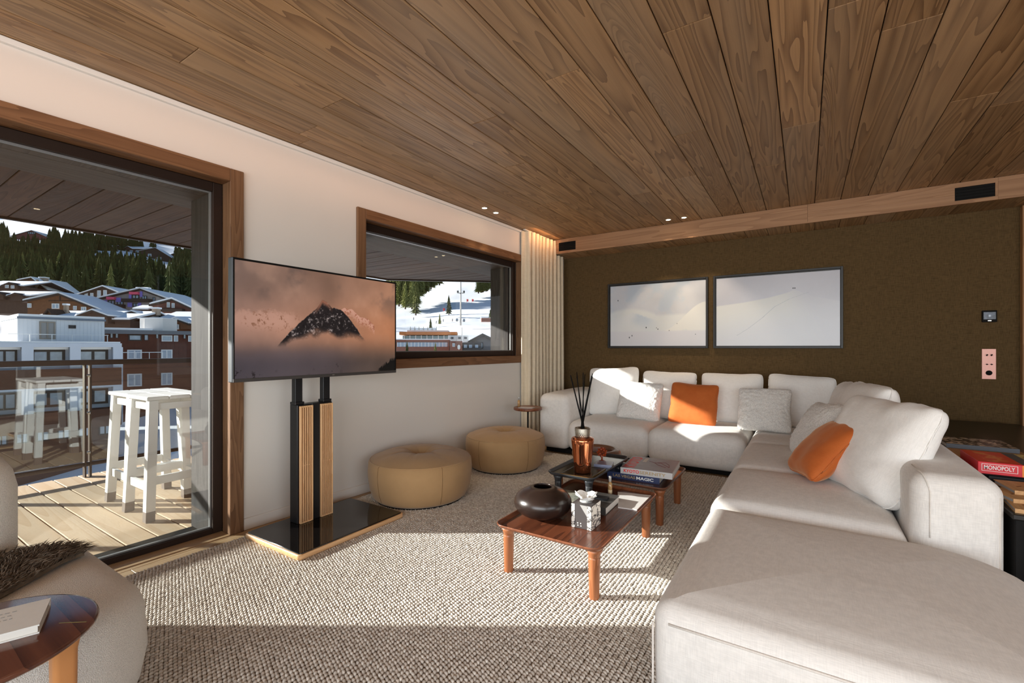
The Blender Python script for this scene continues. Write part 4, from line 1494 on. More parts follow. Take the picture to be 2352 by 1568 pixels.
L_(rot_out, iop.inputs['Rotation']); L_(iop.outputs[0], go.inputs[0])
md = lo.modifiers.new('loops', 'NODES'); md.node_group = ng

# --- television on its stand
tv = thing('television_stand', 'flat television on a floor stand with slatted column and glass base', 'television', (-2.49, 1.75, RZ))
MB().loft(-2.49, 1.765, 0.272, 0.370, 0.02, [(0.004, RZ), (0, RZ + .004), (0, RZ + .026), (0.003, RZ + .029)]).build('base', MATS['slat_wood_y'], tv)
MB().loft(-2.49, 1.765, 0.262, 0.360, 0.015, [(0, RZ + .0292), (0, RZ + .0335), (0.001, RZ + .0345)]).build('base_glass', black_glass, tv)
ZB = RZ + .0345
MB().cbox(-2.690, -2.612, 1.632, 1.876, ZB, 0.775, .003).build('column', black_metal, tv)
MB().cbox(-2.613, -2.604, 1.727, 1.781, ZB, 0.778, .002).build('column_cover', black_metal, tv)
for y0 in (1.640, 1.782):
    pn = MB().box(-2.612, -2.606, y0 + .001, y0 + .085, ZB + .001, .766).build('slat_panel', plain('slat_back', (70, 40, 22), 0.8), tv)
    for yy, wd in ((y0, .010), (y0 + .076, .010)):
        MB().cbox(-2.606, -2.590, yy, yy + wd, ZB + .001, .768, .0015).build('stile', MATS['slat_wood'], pn)
    for k in range(4):
        yy = y0 + .0178 + k * .0148
        MB().cbox(-2.606, -2.591, yy, yy + .0062, ZB + .010, .758, .001).build('slat', MATS['slat_wood'], pn)
    for z0, z1 in ((ZB + .001, ZB + .010), (.758, .768)):
        MB().cbox(-2.606, -2.591, y0 + .0102, y0 + .0758, z0, z1, .001).build('rail', MATS['slat_wood'], pn)
    q = MB()
    for k in range(5): q.box(-2.604, -2.5935, y0 + .0105 + k * .0157, y0 + .0152 + k * .0157, 0.400, 0.404)
    q.build('spacer', MATS['slat_wood'], pn)
for y0 in (1.632, 1.826):
    MB().cbox(-2.672, -2.632, y0, y0 + .048, 0.776, 1.42, .002).build('upright', black_metal, tv)
    MB().cbox(-2.680, -2.622, y0 - .006, y0 + .054, 0.7755, 0.792, .002).build('collar', black_metal, tv)
MB().cbox(-2.640, -2.600, 1.55, 2.00, 1.12, 1.40, .004).build('mount', black_metal, tv)
TY0, TY1, TZ0, TZ1, TX = 1.206, 2.336, 0.944, 1.602, -2.506
MB().cbox(TX - .048, TX - .004, TY0, TY1, TZ0, TZ1, .004).build('body', plain('tv_side', (66, 70, 76), 0.5, 0.3), tv)
MB().cbox(TX - .099, TX - .0485, TY0 + .15, TY1 - .15, TZ0 + .06, TZ1 - .12, .01).build('back_cover', black_metal, tv)
bz = MB()
bz.box(TX - .006, TX + .002, TY0 + .004, TY1 - .004, TZ1 - .013, TZ1 - .002)
bz.box(TX - .006, TX + .002, TY0 + .004, TY0 + .010, TZ0 + .020, TZ1 - .013).box(TX - .006, TX + .002, TY1 - .014, TY1 - .004, TZ0 + .020, TZ1 - .013)
bz.build('bezel', black_matte, tv)
MB().cbox(TX - .006, TX + .003, TY0 + .003, TY1 - .003, TZ0 + .001, TZ0 + .0198, .0015).build('lower_bezel', plain('tv_grey', (84, 82, 82), 0.4, 0.5), tv)
MB().box(TX + .003, TX + .0036, 1.80, 1.815, TZ0 + .010, TZ0 + .013).build('maker_mark', steel, tv)


def paint_tv():
    h, w_ = 360, 640
    v, u = np.mgrid[0:h, 0:w_]
    u = u / w_; v = v / h
    c1 = fbm(h, w_, 4, 1); c2 = fbm(h, w_, 7, 2, 6); c3 = fbm(h, w_, 34, 3, 4, .75); c4 = fbm(h, w_, 80, 4, 3, 0.7)
    base = np.zeros((h, w_, 3))
    tl, tr2, ml, mr, bl, br_ = [np.array(c, float) for c in ((128, 104, 94), (196, 142, 112), (190, 146, 128), (198, 132, 94), (62, 58, 64), (96, 78, 68))]
    U = u[..., None]
    top, mid, bot = tl * (1 - U) + tr2 * U, ml * (1 - U) + mr * U, bl * (1 - U) + br_ * U
    t1, t2 = sstep(0.1, 0.55, v)[..., None], sstep(0.58, 0.92, v)[..., None]
    base = (top * (1 - t1) + mid * t1) * (1 - t2) + bot * t2
    base *= (0.78 + 0.44 * c1)[..., None]
    base = blend(base, 0.5 * sstep(0.52, 0.72, c2) * sstep(.5, .1, v), (92, 78, 74))
    base = blend(base, 0.45 * sstep(0.5, 0.75, c1) * sstep(.75, .4, v), (214, 168, 140))
    # distant lit hills left
    hl = 0.40 + 0.02 * (c3 - .5) * 4 + 0.35 * (u - .2) ** 2
    msk = sstep(hl - .01, hl + .05, v + (c4 - .5) * .05) * sstep(.62, .50, v) * sstep(.36, .26, u)
    base = blend(base, 0.65 * msk, (212, 162, 142))
    base = blend(base, msk * sstep(.53, .66, .55 * c3 + .45 * c4) * sstep(.02, .06, u) * .8, (132, 88, 64))
    # main peak
    ux = [0.17, 0.195, 0.27, 0.34, 0.40, 0.44, 0.465, 0.49, 0.53, 0.58, 0.62, 0.66, 0.70, 0.74, 0.79]
    vy = [0.80, 0.745, 0.60, 0.485, 0.40, 0.33, 0.272, 0.29, 0.335, 0.35, 0.40, 0.46, 0.54, 0.63, 0.74]
    prof = np.interp(u[0], ux, vy, left=2, right=2)[None, :] + (fbm(1, w_, 40, 8)[0][None, :] - .5) * .03
    low = 0.62 + 0.10 * sstep(.45, .2, u) + (c2 - .5) * .22
    pk = sstep(-.004, .006, v - prof) * sstep(.05, -.03, v - low)
    # second lit ridge behind, right
    prof2 = np.interp(u[0], [0.54, 0.61, 0.66, 0.72, 0.78, 0.83], [0.40, 0.318, 0.335, 0.40, 0.42, 0.50], left=2, right=2)[None, :] + (fbm(1, w_, 50, 9)[0][None, :] - .5) * .03
    r2 = sstep(0, .008, v - prof2) * sstep(.13, .02, v - prof2)
    base = blend(base, .85 * r2, (226, 168, 146))
    base = blend(base, r2 * sstep(.52, .6, c4) * .7, (150, 84, 58))
    tex = np.array([38, 33, 33])[None, None] * (0.7 + 0.7 * c3)[..., None] + 118 * (sstep(.55, .72, c4 * .6 + c3 * .4))[..., None] * np.array([1, .93, .9])
    base = blend(base, pk, tex)
    tip = pk * sstep(.065, .01, v - prof) * sstep(.40, .46, u) * sstep(.54, .49, u)
    base = blend(base, .7 * tip, (206, 134, 104))
    # low snow fields with rock speckle
    f0 = sstep(.66, .80, v + (c2 - .5) * .2) * sstep(.75, .45, u)
    base = blend(base, .45 * f0, (104, 92, 98))
    base = blend(base, sstep(.60, .66, c3) * sstep(.50, .62, c2) * sstep(.66, .78, v) * sstep(.62, .5, u) * .85, (40, 34, 36))
    base = blend(base, .5 * sstep(.45, .7, c1) * sstep(.55, .62, v) * sstep(.80, .66, v) * sstep(.4, .55, u), (150, 116, 98))
    # trees in the lower right corner
    tp = .985 - .10 * sstep(.86, .98, u) - .035 * np.abs(np.sin(u * 260 + 3 * np.sin(u * 90)))
    base = blend(base, sstep(0, .01, v - tp) * sstep(.85, .88, u), (18, 18, 16))
    return base


quad('screen', (TX + .0005, TY0 + .010, TZ0 + .0198), (TX + .0005, TY1 - .014, TZ0 + .0198), (TX + .0005, TY1 - .014, TZ1 - .013), (TX + .0005, TY0 + .010, TZ1 - .013), printed('screen_picture', paint_tv(), 0.25, 0.80, 0.3), tv)

# --- two ottomans
def ottoman(cx, cy, R, H, label, seed):
    t = thing('ottoman', label, 'ottoman', (cx, cy, RZ), 0.3 * seed, 'round tan ottomans')
    MB().lathe([(0, 0), (R * .84, 0), (R * .84, .012), (0, .012)], cx, cy, RZ, 40).build('foot_ring', black_matte, t)
    MB().lathe([(0, .0122), (R * .86, .0122), (R * .91, .03), (R * .965, .09), (R * .995, .17), (R, .22), (R * .985, .28), (R * .955, H - .055), (R * .945, H - .05), (R * .5, H - .05), (0, H - .05)], cx, cy, RZ, 56).build('body', MATS['tan_suede'], t)
    n = 64
    q = MB()
    rr = [0.0, .05, .1, .16, .22, .3, .4, .5, .6, .7, .8, .88, .94, .98, 1.0]
    v, f = [], []
    for r in rr:
        for k in range(n):
            a = 2 * PI * k / n
            dome = 0.062 * (1 - r ** 3.2) - 0.055 * math.exp(-(r / .24) ** 2)
            # pulled pleats running out from the button
            pl = -0.011 * math.exp(-((abs(((a * 7 / (2 * PI) + .2 * seed) % 1) - .5) - .5) / .05) ** 2) * (1 - r) ** .6 * min(1, r * 6)
            v.append((cx + R * .955 * r * math.cos(a), cy + R * .955 * r * math.sin(a), RZ + H - .053 + dome + pl))
    for i in range(len(rr) - 1):
        for k in range(n):
            f.append((i * n + k, i * n + (k + 1) % n, (i + 1) * n + (k + 1) % n, (i + 1) * n + k))
    q.add(v, f, 0, True)
    q.build('top_cushion', MATS['tan_suede'], t, fixn=True)
    seam = plain('tan_seam', (128, 94, 58), 0.8)
    q = MB(); ring = [(cx + R * .957 * math.cos(2 * PI * k / 60), cy + R * .957 * math.sin(2 * PI * k / 60), RZ + H - .054) for k in range(61)]
    q.tube(ring, .0035, 6, cap=False); q.build('piping', MATS['tan_suede'], t)
    q = MB()
    for k in range(5):
        a = 2 * PI * (k + .15) / 5 - .6
        q.tube([(cx + (R * f_ + .0005) * math.cos(a), cy + (R * f_ + .0005) * math.sin(a), RZ + z) for f_, z in ((.91, .03), (.965, .09), (.995, .17), (1, .22), (.985, .28), (.957, H - .055))], .0014, 5)
    q.build('seam', seam, t)
    return t


ottoman(-2.445, 2.525, 0.385, 0.345, 'round tan suede ottoman nearer to the television stand', 1)
ottoman(-2.378, 3.580, 0.374, 0.345, 'round tan suede ottoman between its twin and the sofa arm', 2)

# --- sectional sofa
sofa = thing('sectional_sofa', 'large L shaped sectional sofa in cream woven linen', 'sofa', (-0.5, 4.5, RZ))
LN = MATS['linen']
def seat(name, *a, **k): return softbox(MB(), *a, **k).build(name, LN, sofa)
MB().box(-2.36, 0.6, 4.36, 5.40, RZ, 0.052).box(-0.30, 0.58, 1.55, 4.36, RZ, 0.052).build('plinth', black_matte, sofa)
S0, S1 = 0.052, 0.365
seat('seat', -2.075, -1.252, 4.265, 5.205, S0, S1, .085, crown=.018, puff=.006)
seat('seat', -1.250, -0.425, 4.265, 5.205, S0, S1, .085, crown=.018, puff=.006)
seat('seat', -0.400, 0.365, 4.165, 5.205, S0, S1, .07, crown=.012, puff=.004)
seat('seat', -0.402, 0.362, 3.252, 4.160, S0, S1, .07, crown=.018, puff=.006)
seat('seat', -0.404, 0.362, 2.452, 3.248, S0, S1, .07, crown=.020, puff=.006)
# chaise with a rounded outer corner
q = MB()
prof = [(.02, S0), (.004, S0 + .02), (0, S0 + .12), (0, S0 + .22)]
for k in range(1, 9):
    a = PI / 2 * k / 8
    prof.append((.062 * (1 - math.cos(a)), S0 + .236 + .062 * math.sin(a)))
for ins in (.09, .13, .18, .24, .30, .36, .42): prof.append((ins, S0 + .298 + .030 * (1 - ((.45 - ins) / .45) ** 2)))
q.loft(0.130, 1.925, 0.530, 0.520, [.30, .06, .06, .06], prof, 0, 8)
q.build('chaise', LN, sofa)
seat('arm', -2.435, -2.080, 4.30, 5.42, S0, .625, .075, crown=.012)
seat('backrest', -2.078, 0.640, 5.207, 5.44, S0, .61, .07, crown=.008)
seat('backrest', 0.367, 0.648, 2.462, 5.204, S0, .612, .065, crown=.010)
pip = MATS['sofa_edge']
def piping(pts, r=.0035): return MB().tube(pts, r, 6).build('piping', pip, sofa)
# chaise: front upper seam, left corner seam ; backrest block seams
piping([(x_, 1.4035 + .0, S0 + .246) for x_ in np.linspace(-.345, .60, 8)])
piping([(-.3935, 1.412, z_) for z_ in np.linspace(.09, S0 + .236, 6)])
piping([(0.425, 2.4612, z_) for z_ in np.linspace(.36, .545, 5)] + [(0.425 - .004 * k, 2.4618 + .065 * (1 - math.cos(k * PI / 12)), .5475 + .0655 * math.sin(k * PI / 12)) for k in range(1, 7)] + [(.392, 2.62, .618)], .0028)
piping([(0.6292, 2.4806, z_) for z_ in np.linspace(.10, .55, 6)], .003)
piping([(x_, 4.2625, .262) for x_ in np.linspace(-1.16, -.52, 5)], .0012)

# --- cushions
def pillow(w_, h_, t_, pinch=0.05, n=26, wrinkle=.006, seed=0, sag=0.1, fuzz=0.0, p=3.0, corner=0.07):
    """cushion standing in the x-z plane, thickness along y, base at z=0"""
    q = MB()
    so_ = Vector((seed * 7.3, seed * 3.1, seed * 5.7))
    def P(u, v, s):
        a, b = 2 * u - 1, 2 * v - 1
        x_ = w_ / 2 * a * (1 - pinch * (1 - b * b) * abs(a) ** 1.5)
        z_ = h_ / 2 * b * (1 - pinch * (1 - a * a) * abs(b) ** 1.5)
        cr_ = 1 - corner * (abs(a) * abs(b)) ** 7
        x_ *= cr_; z_ *= cr_
        th = t_ / 2 * max(0.0, (1 - abs(a) ** p) * (1 - abs(b) ** p)) ** 0.55
        th *= 1 - sag * b
        pv = Vector((x_ * 7, s * 1.3, z_ * 7)) + so_
        e = max(abs(a), abs(b))
        wr = noise.noise(pv) * wrinkle + noise.noise(pv * 2.7) * wrinkle * .6 * (0.3 + e)
        if e > .999: wr *= .5; y_ = wr * .6
        else: y_ = s * (th + .003) + wr * (1 if s > 0 else .7)
        if fuzz and e < .999:
            f_ = noise.noise(Vector((x_, z_, s)) * 95 + so_) * .6 + noise.noise(Vector((x_, z_, s)) * 48 + so_)
            y_ += s * fuzz * f_
            x_ += fuzz * .6 * noise.noise(Vector((x_, z_, s + 4)) * 80); z_ += fuzz * .6 * noise.noise(Vector((x_, z_, s + 8)) * 80)
        x_ += noise.noise(Vector((z_ * 9, 0, 0)) + so_) * wrinkle * .8 * abs(a) ** 4
        z_ += noise.noise(Vector((x_ * 9, 5, 0)) + so_) * wrinkle * .8 * abs(b) ** 4
        return (x_, y_, z_ + h_ / 2)
    rim = {}
    v, f = [], []
    def gi(i, j, s):
        e = i in (0, n) or j in (0, n)
        k = (i, j, 0 if e else s)
        if k not in rim:
            # finer near the border
            u, w2 = i / n, j / n
            u = .5 - .5 * math.cos(PI * u) * (0.75) + (u - .5) * .25 if True else u
            w2 = .5 - .5 * math.cos(PI * w2) * (0.75) + (w2 - .5) * .25
            u, w2 = min(max((u - .0) , 0), 1), min(max(w2, 0), 1)
            rim[k] = len(v); v.append(P(u, w2, s))
        return rim[k]
    for s in (1, -1):
        for i in range(n):
            for j in range(n):
                qd = [gi(i, j, s), gi(i + 1, j, s), gi(i + 1, j + 1, s), gi(i, j + 1, s)]
                f.append(qd if s < 0 else qd[::-1])
    q.add(v, f, 0, True)
    border = [P(*c, 1) for c in [(k / 24, 0) for k in range(24)] + [(1, k / 24) for k in range(24)] + [(1 - k / 24, 1) for k in range(24)] + [(0, 1 - k / 24) for k in range(25)]]
    return q, border


def put_pillow(label, mat_, w_, h_, t_, base, yaw, lean, roll=0.0, group=None, name='cushion', cat='cushion', pipe=.004, pipemat=None, **k):
    """base: point under the cushion; yaw 0 = facing -y ; lean tips the top backwards"""
    q, br = pillow(w_, h_, t_, **k)
    M = Matrix.Translation(Vector(base)) @ Matrix.Rotation(math.radians(yaw), 4, 'Z') @ Matrix.Rotation(math.radians(-lean), 4, 'X') @ Matrix.Rotation(math.radians(roll), 4, 'Y')
    t = thing(name, label, cat, M=M)
    q.build('cover', mat_, t, world=False)
    if pipe: MB().tube(br, pipe, 6, cap=False).build('piping', pipemat or mat_, t, world=False)
    return t


ZS_ = S1 + .012
LL = MATS['linen_light']
# back row
put_pillow('big cream back cushion against the sofa arm, leftmost of the back row', LL, .57, .55, .20, (-1.80, 4.90, ZS_ - .01), 8, 15, -3, 'big cream back cushions', seed=1)
put_pillow('big cream back cushion behind the orange velvet cushion', LL, .58, .52, .20, (-1.25, 5.00, ZS_ - .02), 0, 12, 1, 'big cream back cushions', seed=2)
put_pillow('big cream back cushion behind and left of the free standing shaggy cushion', LL, .58, .52, .20, (-0.63, 5.02, ZS_ - .02), 0, 12, 0, 'big cream back cushions', seed=3)
put_pillow('big cream back cushion in the corner of the sofa, last of the back row', LL, .56, .52, .20, (-0.06, 5.04, ZS_ - .02), -3, 13, 3, 'big cream back cushions', seed=4)
# long side
put_pillow('big cream cushion nearest to the chaise end, tallest on the long side', LL, .68, .54, .23, (0.200, 3.00, ZS_ - .012), -66, 25, 0, 'big cream back cushions', seed=5, wrinkle=.012, n=32, p=4.2, corner=.09)
put_pillow('big cream cushion in the middle of the long side, behind the front one', LL, .60, .56, .22, (0.215, 3.60, ZS_ - .01), -78, 16, 0, 'big cream back cushions', seed=6, wrinkle=.011, p=4)
put_pillow('big cream cushion farthest along the long side, near the corner', LL, .58, .52, .22, (0.205, 4.20, ZS_ - .01), -82, 14, -2, 'big cream back cushions', seed=7, wrinkle=.010, p=4)
# shaggy and velvet cushions
SK = MATS['sheepskin']
put_pillow('shaggy white cushion in front of the leftmost back cushion', SK, .46, .42, .16, (-1.46, 4.66, ZS_), 4, 24, 2, 'shaggy white cushions', seed=11, n=64, fuzz=.006, pipe=0)
put_pillow('shaggy white cushion standing right of the orange cushion on the back row', SK, .44, .41, .16, (-0.31, 4.60, ZS_), -4, 22, -2, 'shaggy white cushions', seed=12, n=64, fuzz=.006, pipe=0)
put_pillow('shaggy white cushion on the long side behind the leaning orange cushion', SK, .46, .42, .17, (-0.02, 3.66, ZS_), -76, 26, -5, 'shaggy white cushions', seed=13, n=64, fuzz=.006, pipe=0)
OV = MATS['orange_velvet']
put_pillow('square orange velvet cushion on the back row of the sofa', OV, .45, .42, .15, (-0.93, 4.66, ZS_), 2, 22, 2, 'orange velvet cushions', seed=14, wrinkle=.009)
put_pillow('orange velvet cushion leaning on the long side of the sofa', OV, .46, .40, .15, (-0.03, 3.13, ZS_ + .012), -78, 40, -6, 'orange velvet cushions', seed=15, wrinkle=.012)

# --- curtain in its pocket
ct = thing('curtain', 'beige linen curtain hanging in folds beside the wide window', 'curtain', (-2.70, 5.0, 0.0))
def cur(u, v):
    y_ = 4.49 + 0.90 * u
    a = 2 * PI * (10.5 * u + .25)
    amp = .030 + .012 * math.sin(u * 9)
    xw = -2.914 + .0433 * (y_ - 1.456)
    x_ = xw + .072 + amp * math.cos(a) + .010 * noise.noise(Vector((u * 14, v * 1.5, 0)))
    if u < .03: x_ = xw + .02 + (x_ - xw - .02) * (u / .03)
    yy = y_ + .012 * math.sin(a * 2) + .012 * (1 - v) * noise.noise(Vector((u * 5, v * 2, 4)))
    top = 2.475 if y_ < 5.150 else 2.300
    return (x_, yy, .015 + (top - .015) * v)
MB().grid(cur, 190, 14).build('drape', MATS['curtain_cloth'], ct)
MB().cbox(-2.73, -2.70, 4.48, 5.155, 2.478, 2.488, .002).build('track', white_paint, ct)

# --- small round side table by the curtain
t = thing('side_table', 'small round wooden side table on a thin black pole by the curtain', 'table', (-2.44, 4.10, RZ))
MB().lathe([(0, .462), (.140, .462), (.150, .467), (.150, .488), (.146, .491), (.143, .4885), (0, .4885)], -2.44, 4.10, RZ, 40).build('top', MATS['walnut'], t)
MB().tube([(-2.44, 4.10, RZ + .012), (-2.44, 4.10, RZ + .462)], .009, 10).build('pole', black_matte, t)
MB().lathe([(0, 0), (.11, 0), (.11, .008), (.10, .012), (0, .012)], -2.44, 4.10, RZ, 32).build('foot', black_matte, t)
zt = RZ + .4885
def bottle(name, label, x_, y_, z_, h_, r_, bodym, capm, cat='bottle', lab=None):
    b_ = thing(name, label, cat, (x_, y_, z_))
    MB().lathe([(0, 0), (r_, 0), (r_, h_ * .62), (r_ * .55, h_ * .66), (r_ * .5, h_ * .70), (0, h_ * .70)], x_, y_, z_, 16).build('body', bodym, b_)
    MB().lathe([(0, h_ * .70), (r_ * .7, h_ * .70), (r_ * .7, h_ * .97), (r_ * .6, h_), (0, h_)], x_, y_, z_, 16).build('cap', capm, b_)
    if lab:
        MB().lathe([(r_ * 1.01, h_ * .05), (r_ * 1.03, h_ * .05), (r_ * 1.03, h_ * .25), (r_ * 1.01, h_ * .25)], x_, y_, z_, 16).build('label_band', lab, b_)
    return b_
amber = plain('amber_fluid', (214, 172, 118), 0.1, 0, 0.6, 0.05, 20, 0, **{'Transmission Weight': 0.35})
clearcap = plain('clear_cap', (214, 212, 208), 0.1, 0, 0.7, 0.03, 20, 0, **{'Transmission Weight': 0.4})
bottle('bottle', 'small pale bottle on the round side table by the curtain', -2.545, 4.09, zt, .105, .014, amber, clearcap)
cardm = plain('card_print', (196, 190, 190), 0.6, 0, 0.3, 0.2, 40)
o = MB().obox((-2.50, 4.00, zt), (.15, .03, 0), (-.02, .10, 0), (0, 0, .004)).build('leaflet', cardm, None)
tag(o, 'flat leaflet lying on the round side table by the curtain', 'leaflet')

# --- coffee tables
def tray_table(name, label, x0, x1, y0, y1, ztop, mtop, mrim, mleg, legs, lr, zfoot, group=None, rc=.055):
    cx, cy, a, b = (x0 + x1) / 2, (y0 + y1) / 2, (x1 - x0) / 2, (y1 - y0) / 2
    t = thing(name, label, 'table', (cx, cy, zfoot[0] if isinstance(zfoot, (list, tuple)) else zfoot), 0, group)
    zf = ztop - .014
    MB().loft(cx, cy, a, b, rc, [(.050, zf - .014), (.030, zf - .012), (.012, zf - .004), (.002, zf + .006), (0, ztop - .003), (.0015, ztop), (.005, ztop), (.009, ztop - .004), (.016, zf + .001), (.022, zf)], 0, 8).build('rim', mrim, t)
    MB().loft(cx, cy, a - .0222, b - .0222, max(rc - .022, .01), [(0, zf - .006), (0, zf + .0002)], 0, 8, smooth=False).build('top', mtop, t)
    for k, (lx, ly) in enumerate(legs):
        z0 = zfoot[k] if isinstance(zfoot, (list, tuple)) else zfoot
        zz = zf - .013
        MB().lathe([(0, z0), (lr * .80, z0), (lr * .84, z0 + .003), (lr, zz - .045), (lr * .98, zz - .040), (lr * .90, zz - .037), (lr * .98, zz - .034), (lr * 1.12, zz - .018), (lr * 1.5, zz), (0, zz)], lx, ly, 0, 20).build('leg', mleg, t)
    return t, zf


fx0, fx1, fy0, fy1 = -1.295, -0.735, 1.835, 2.760
front, FZ = tray_table('coffee_table', 'low walnut tray table in front, carrying the dark round vase', fx0, fx1, fy0, fy1, .262, MATS['walnut_top'], MATS['walnut'], MATS['leg_wood'],
                       [(-1.245, 1.905), (-.790, 1.905), (-.790, 2.690), (-1.245, 2.690)], .027, RZ, 'low coffee tables')
bx0, bx1, by0, by1 = -1.530, -0.715, 2.850, 3.450
back, BZ = tray_table('coffee_table', 'low walnut tray table at the back, carrying the stacked city books', bx0, bx1, by0, by1, .262, MATS['walnut_dark'], MATS['walnut_x'], MATS['leg_wood'],
                      [(-1.475, 2.915), (-.770, 2.915), (-.770, 3.385), (-1.475, 3.385)], .027, RZ, 'low coffee tables')
ebony = plain('ebony', (44, 46, 50), 0.32, 0, 0.5, 0.08, 20)
ebony_top = wood('ebony_top', (66, 66, 64), (38, 38, 38), 'y', 1.0, 0.18, True, 0.03, 0, 0.08, 0.55)
tray, KZ = tray_table('tray_table', 'small black tray table bridging the two walnut tables', -1.345, -1.030, 2.470, 3.135, .366, ebony_top, ebony, ebony,
                      [(-1.290, 2.535), (-1.085, 2.535), (-1.085, 3.050), (-1.290, 3.050)], .022, [FZ, FZ, BZ, BZ], None, .05)

# vase, bowl
pot = plain('dark_pottery', (40, 29, 25), 0.27, 0.0, 0.55, 0.12, 12, 0.02)
vx, vy = -1.150, 2.085
prof = []
for k in range(15):
    a = -PI / 2 + PI * k / 14
    prof.append((.150 * math.cos(a) ** .8 if math.cos(a) > 0 else 0, .078 + .078 * math.sin(a)))
prof = [(0, 0), (.062, 0)] + [p_ for p_ in prof if p_[0] > .055][1:]
prof = [p_ for p_ in prof if not (p_[1] > .12 and p_[0] < .056)]
prof += [(.050, .1585), (.047, .156), (.050, .148), (.09, .13), (.12, .08), (.09, .02), (0, .012)]
t = tag(MB().lathe(prof, vx, vy, FZ + .0003, 48).build('vase', pot, None), 'dark brown squat round vase with a small mouth on the front table', 'vase')
cxb, cyb = -1.335, 3.262
bronze = plain('brown_leather_bowl', (112, 74, 52), 0.35, 0, 0.5, 0.1, 10)
tag(MB().lathe([(0, 0), (.105, 0), (.155, .020), (.183, .056), (.186, .078), (.178, .100), (.158, .113), (.138, .114), (.122, .106), (.118, .09), (.118, .06), (.095, .026), (0, .014)], cxb, cyb, BZ + .0003, 48).build('bowl', bronze, None),
    'round brown bowl with a thick rolled rim on the back table', 'bowl')

# tissue box
t = thing('tissue_box', 'cube tissue box with black and white floral print on the front table', 'box', (-.912, 2.135, FZ))
tx0, tx1, ty0, ty1, tz1 = -.966, -.860, 2.040, 2.156, FZ + .118
MB().cbox(tx0, tx1, ty0, ty1, FZ + .0003, tz1, .002).build('carton', plain('carton_dark', (58, 52, 52), 0.6), t)


def paint_floral(seed, dark=(44, 40, 42), light=(232, 228, 220)):
    h = w_ = 96
    r = np.random.RandomState(seed)
    img = np.zeros((h, w_, 3)) + np.array(light)
    yy, xx = np.mgrid[0:h, 0:w_] / 96.0
    for k in range(26):
        cx, cy, s_, ph = r.rand(), r.rand(), .05 + .05 * r.rand(), r.rand() * 6
        dx, dy = xx - cx, yy - cy
        a = np.arctan2(dy, dx); d = np.hypot(dx, dy)
        img = blend(img, (d < s_ * (.6 + .4 * np.cos(5 * a + ph))).astype(float), dark)
    for k in range(7):
        y0 = r.rand(); img = blend(img, (np.abs(yy - y0 - .08 * np.sin(xx * 7 + k)) < .010).astype(float), dark)
    return img


fp = printed('floral_print', paint_floral(3), 0.6)
quad('printed_side', (tx1 + .0006, ty0 + .002, FZ + .002), (tx1 + .0006, ty1 - .002, FZ + .002), (tx1 + .0006, ty1 - .002, tz1 - .002), (tx1 + .0006, ty0 + .002, tz1 - .002), fp, t)
quad('printed_edge', (tx0 + .001, ty0 - .0006, FZ + .002), (tx0 + .018, ty0 - .0006, FZ + .002), (tx0 + .018, ty0 - .0006, tz1 - .002), (tx0 + .001, ty0 - .0006, tz1 - .002), printed('floral_edge', paint_floral(5)[:, :24], 0.6), t)
quad('printed_edge', (tx1 - .022, ty0 - .0006, FZ + .002), (tx1 - .001, ty0 - .0006, FZ + .002), (tx1 - .001, ty0 - .0006, tz1 - .002), (tx1 - .022, ty0 - .0006, tz1 - .002), printed('floral_edge2', paint_floral(8)[:, :24], 0.6), t)
MB().add([(tx1 - .022, ty0 - .0007, tz1 - .002), (tx0 + .045, ty0 - .0007, tz1 - .002), (tx1 - .022, ty0 - .0007, tz1 - .055)], [(0, 1, 2)]).build('grey_flap', plain('flap_grey', (150, 148, 146), 0.6), t)
q = MB()
for (ax_, az_) in ((.030, .022), (.045, .022), (.030, .014), (.045, .013)): q.lathe([(0, -.0004), (.0035, -.0004), (.0035, .0004), (0, .0004)], 0, 0, 0, 6)
q = MB()
for (ax_, az_) in ((.032, .024), (.048, .024), (.033, .013), (.049, .012)): q.box(tx0 + ax_, tx0 + ax_ + .005, ty0 - .0012, ty0 - .0006, FZ + az_, FZ + az_ + .005)
q.build('printed_marks', paper, t)
MB().lathe([(0, 0), (.030, 0), (.032, .0012), (0, .0014)], (tx0 + tx1) / 2, (ty0 + ty1) / 2, tz1, 20).build('opening', plain('flap_grey', (150, 148, 146)), t)
q = MB()
for k in range(5):
    a0 = k * 1.3
    def ts(u, v, k=k, a0=a0):
        s_ = .010 + .045 * v
        a = a0 + (u - .5) * 1.5
        return ((tx0 + tx1) / 2 + s_ * math.cos(a) + .008 * noise.noise(Vector((u * 4, v * 4, k))), (ty0 + ty1) / 2 + s_ * math.sin(a) + .008 * noise.noise(Vector((u * 4, v * 4, k + 9))), tz1 + .0015 + (.045 + .012 * math.cos(k * 2.2)) * v * (1 - .35 * abs(2 * u - 1)) + .006 * noise.noise(Vector((u * 5, v * 5, k + 20))) * v)
    q.grid(ts, 9, 7)
q.build('tissue', plain('tissue_white', (244, 244, 242), 0.9), t)

# books, magazines and papers on the tables
def book(name, label, org, yaw, w_, d_, h_, cover, spine=None, cat='book', group=None, pages=paper, hard=.003):
    """org: lower front-left corner (spine side faces -y after yaw)"""
    M = Matrix.Translation(Vector(org)) @ Matrix.Rotation(math.radians(yaw), 4, 'Z')
    t = thing(name, label, cat, M=M, group=group)
    MB().box(0, w_, 0, d_, 0, hard).box(0, w_, 0, d_, h_ - hard, h_).box(0, w_, 0, .003, hard, h_ - hard).build('cover', cover, t, world=False)
    MB().box(.003, w_ - .003, .0035, d_ - .004, hard + .0001, h_ - hard - .0001).build('pages', pages, t, world=False)
    return t, M


def on(M, x_, y_, z_): return tuple(M @ Vector((x_, y_, z_)))


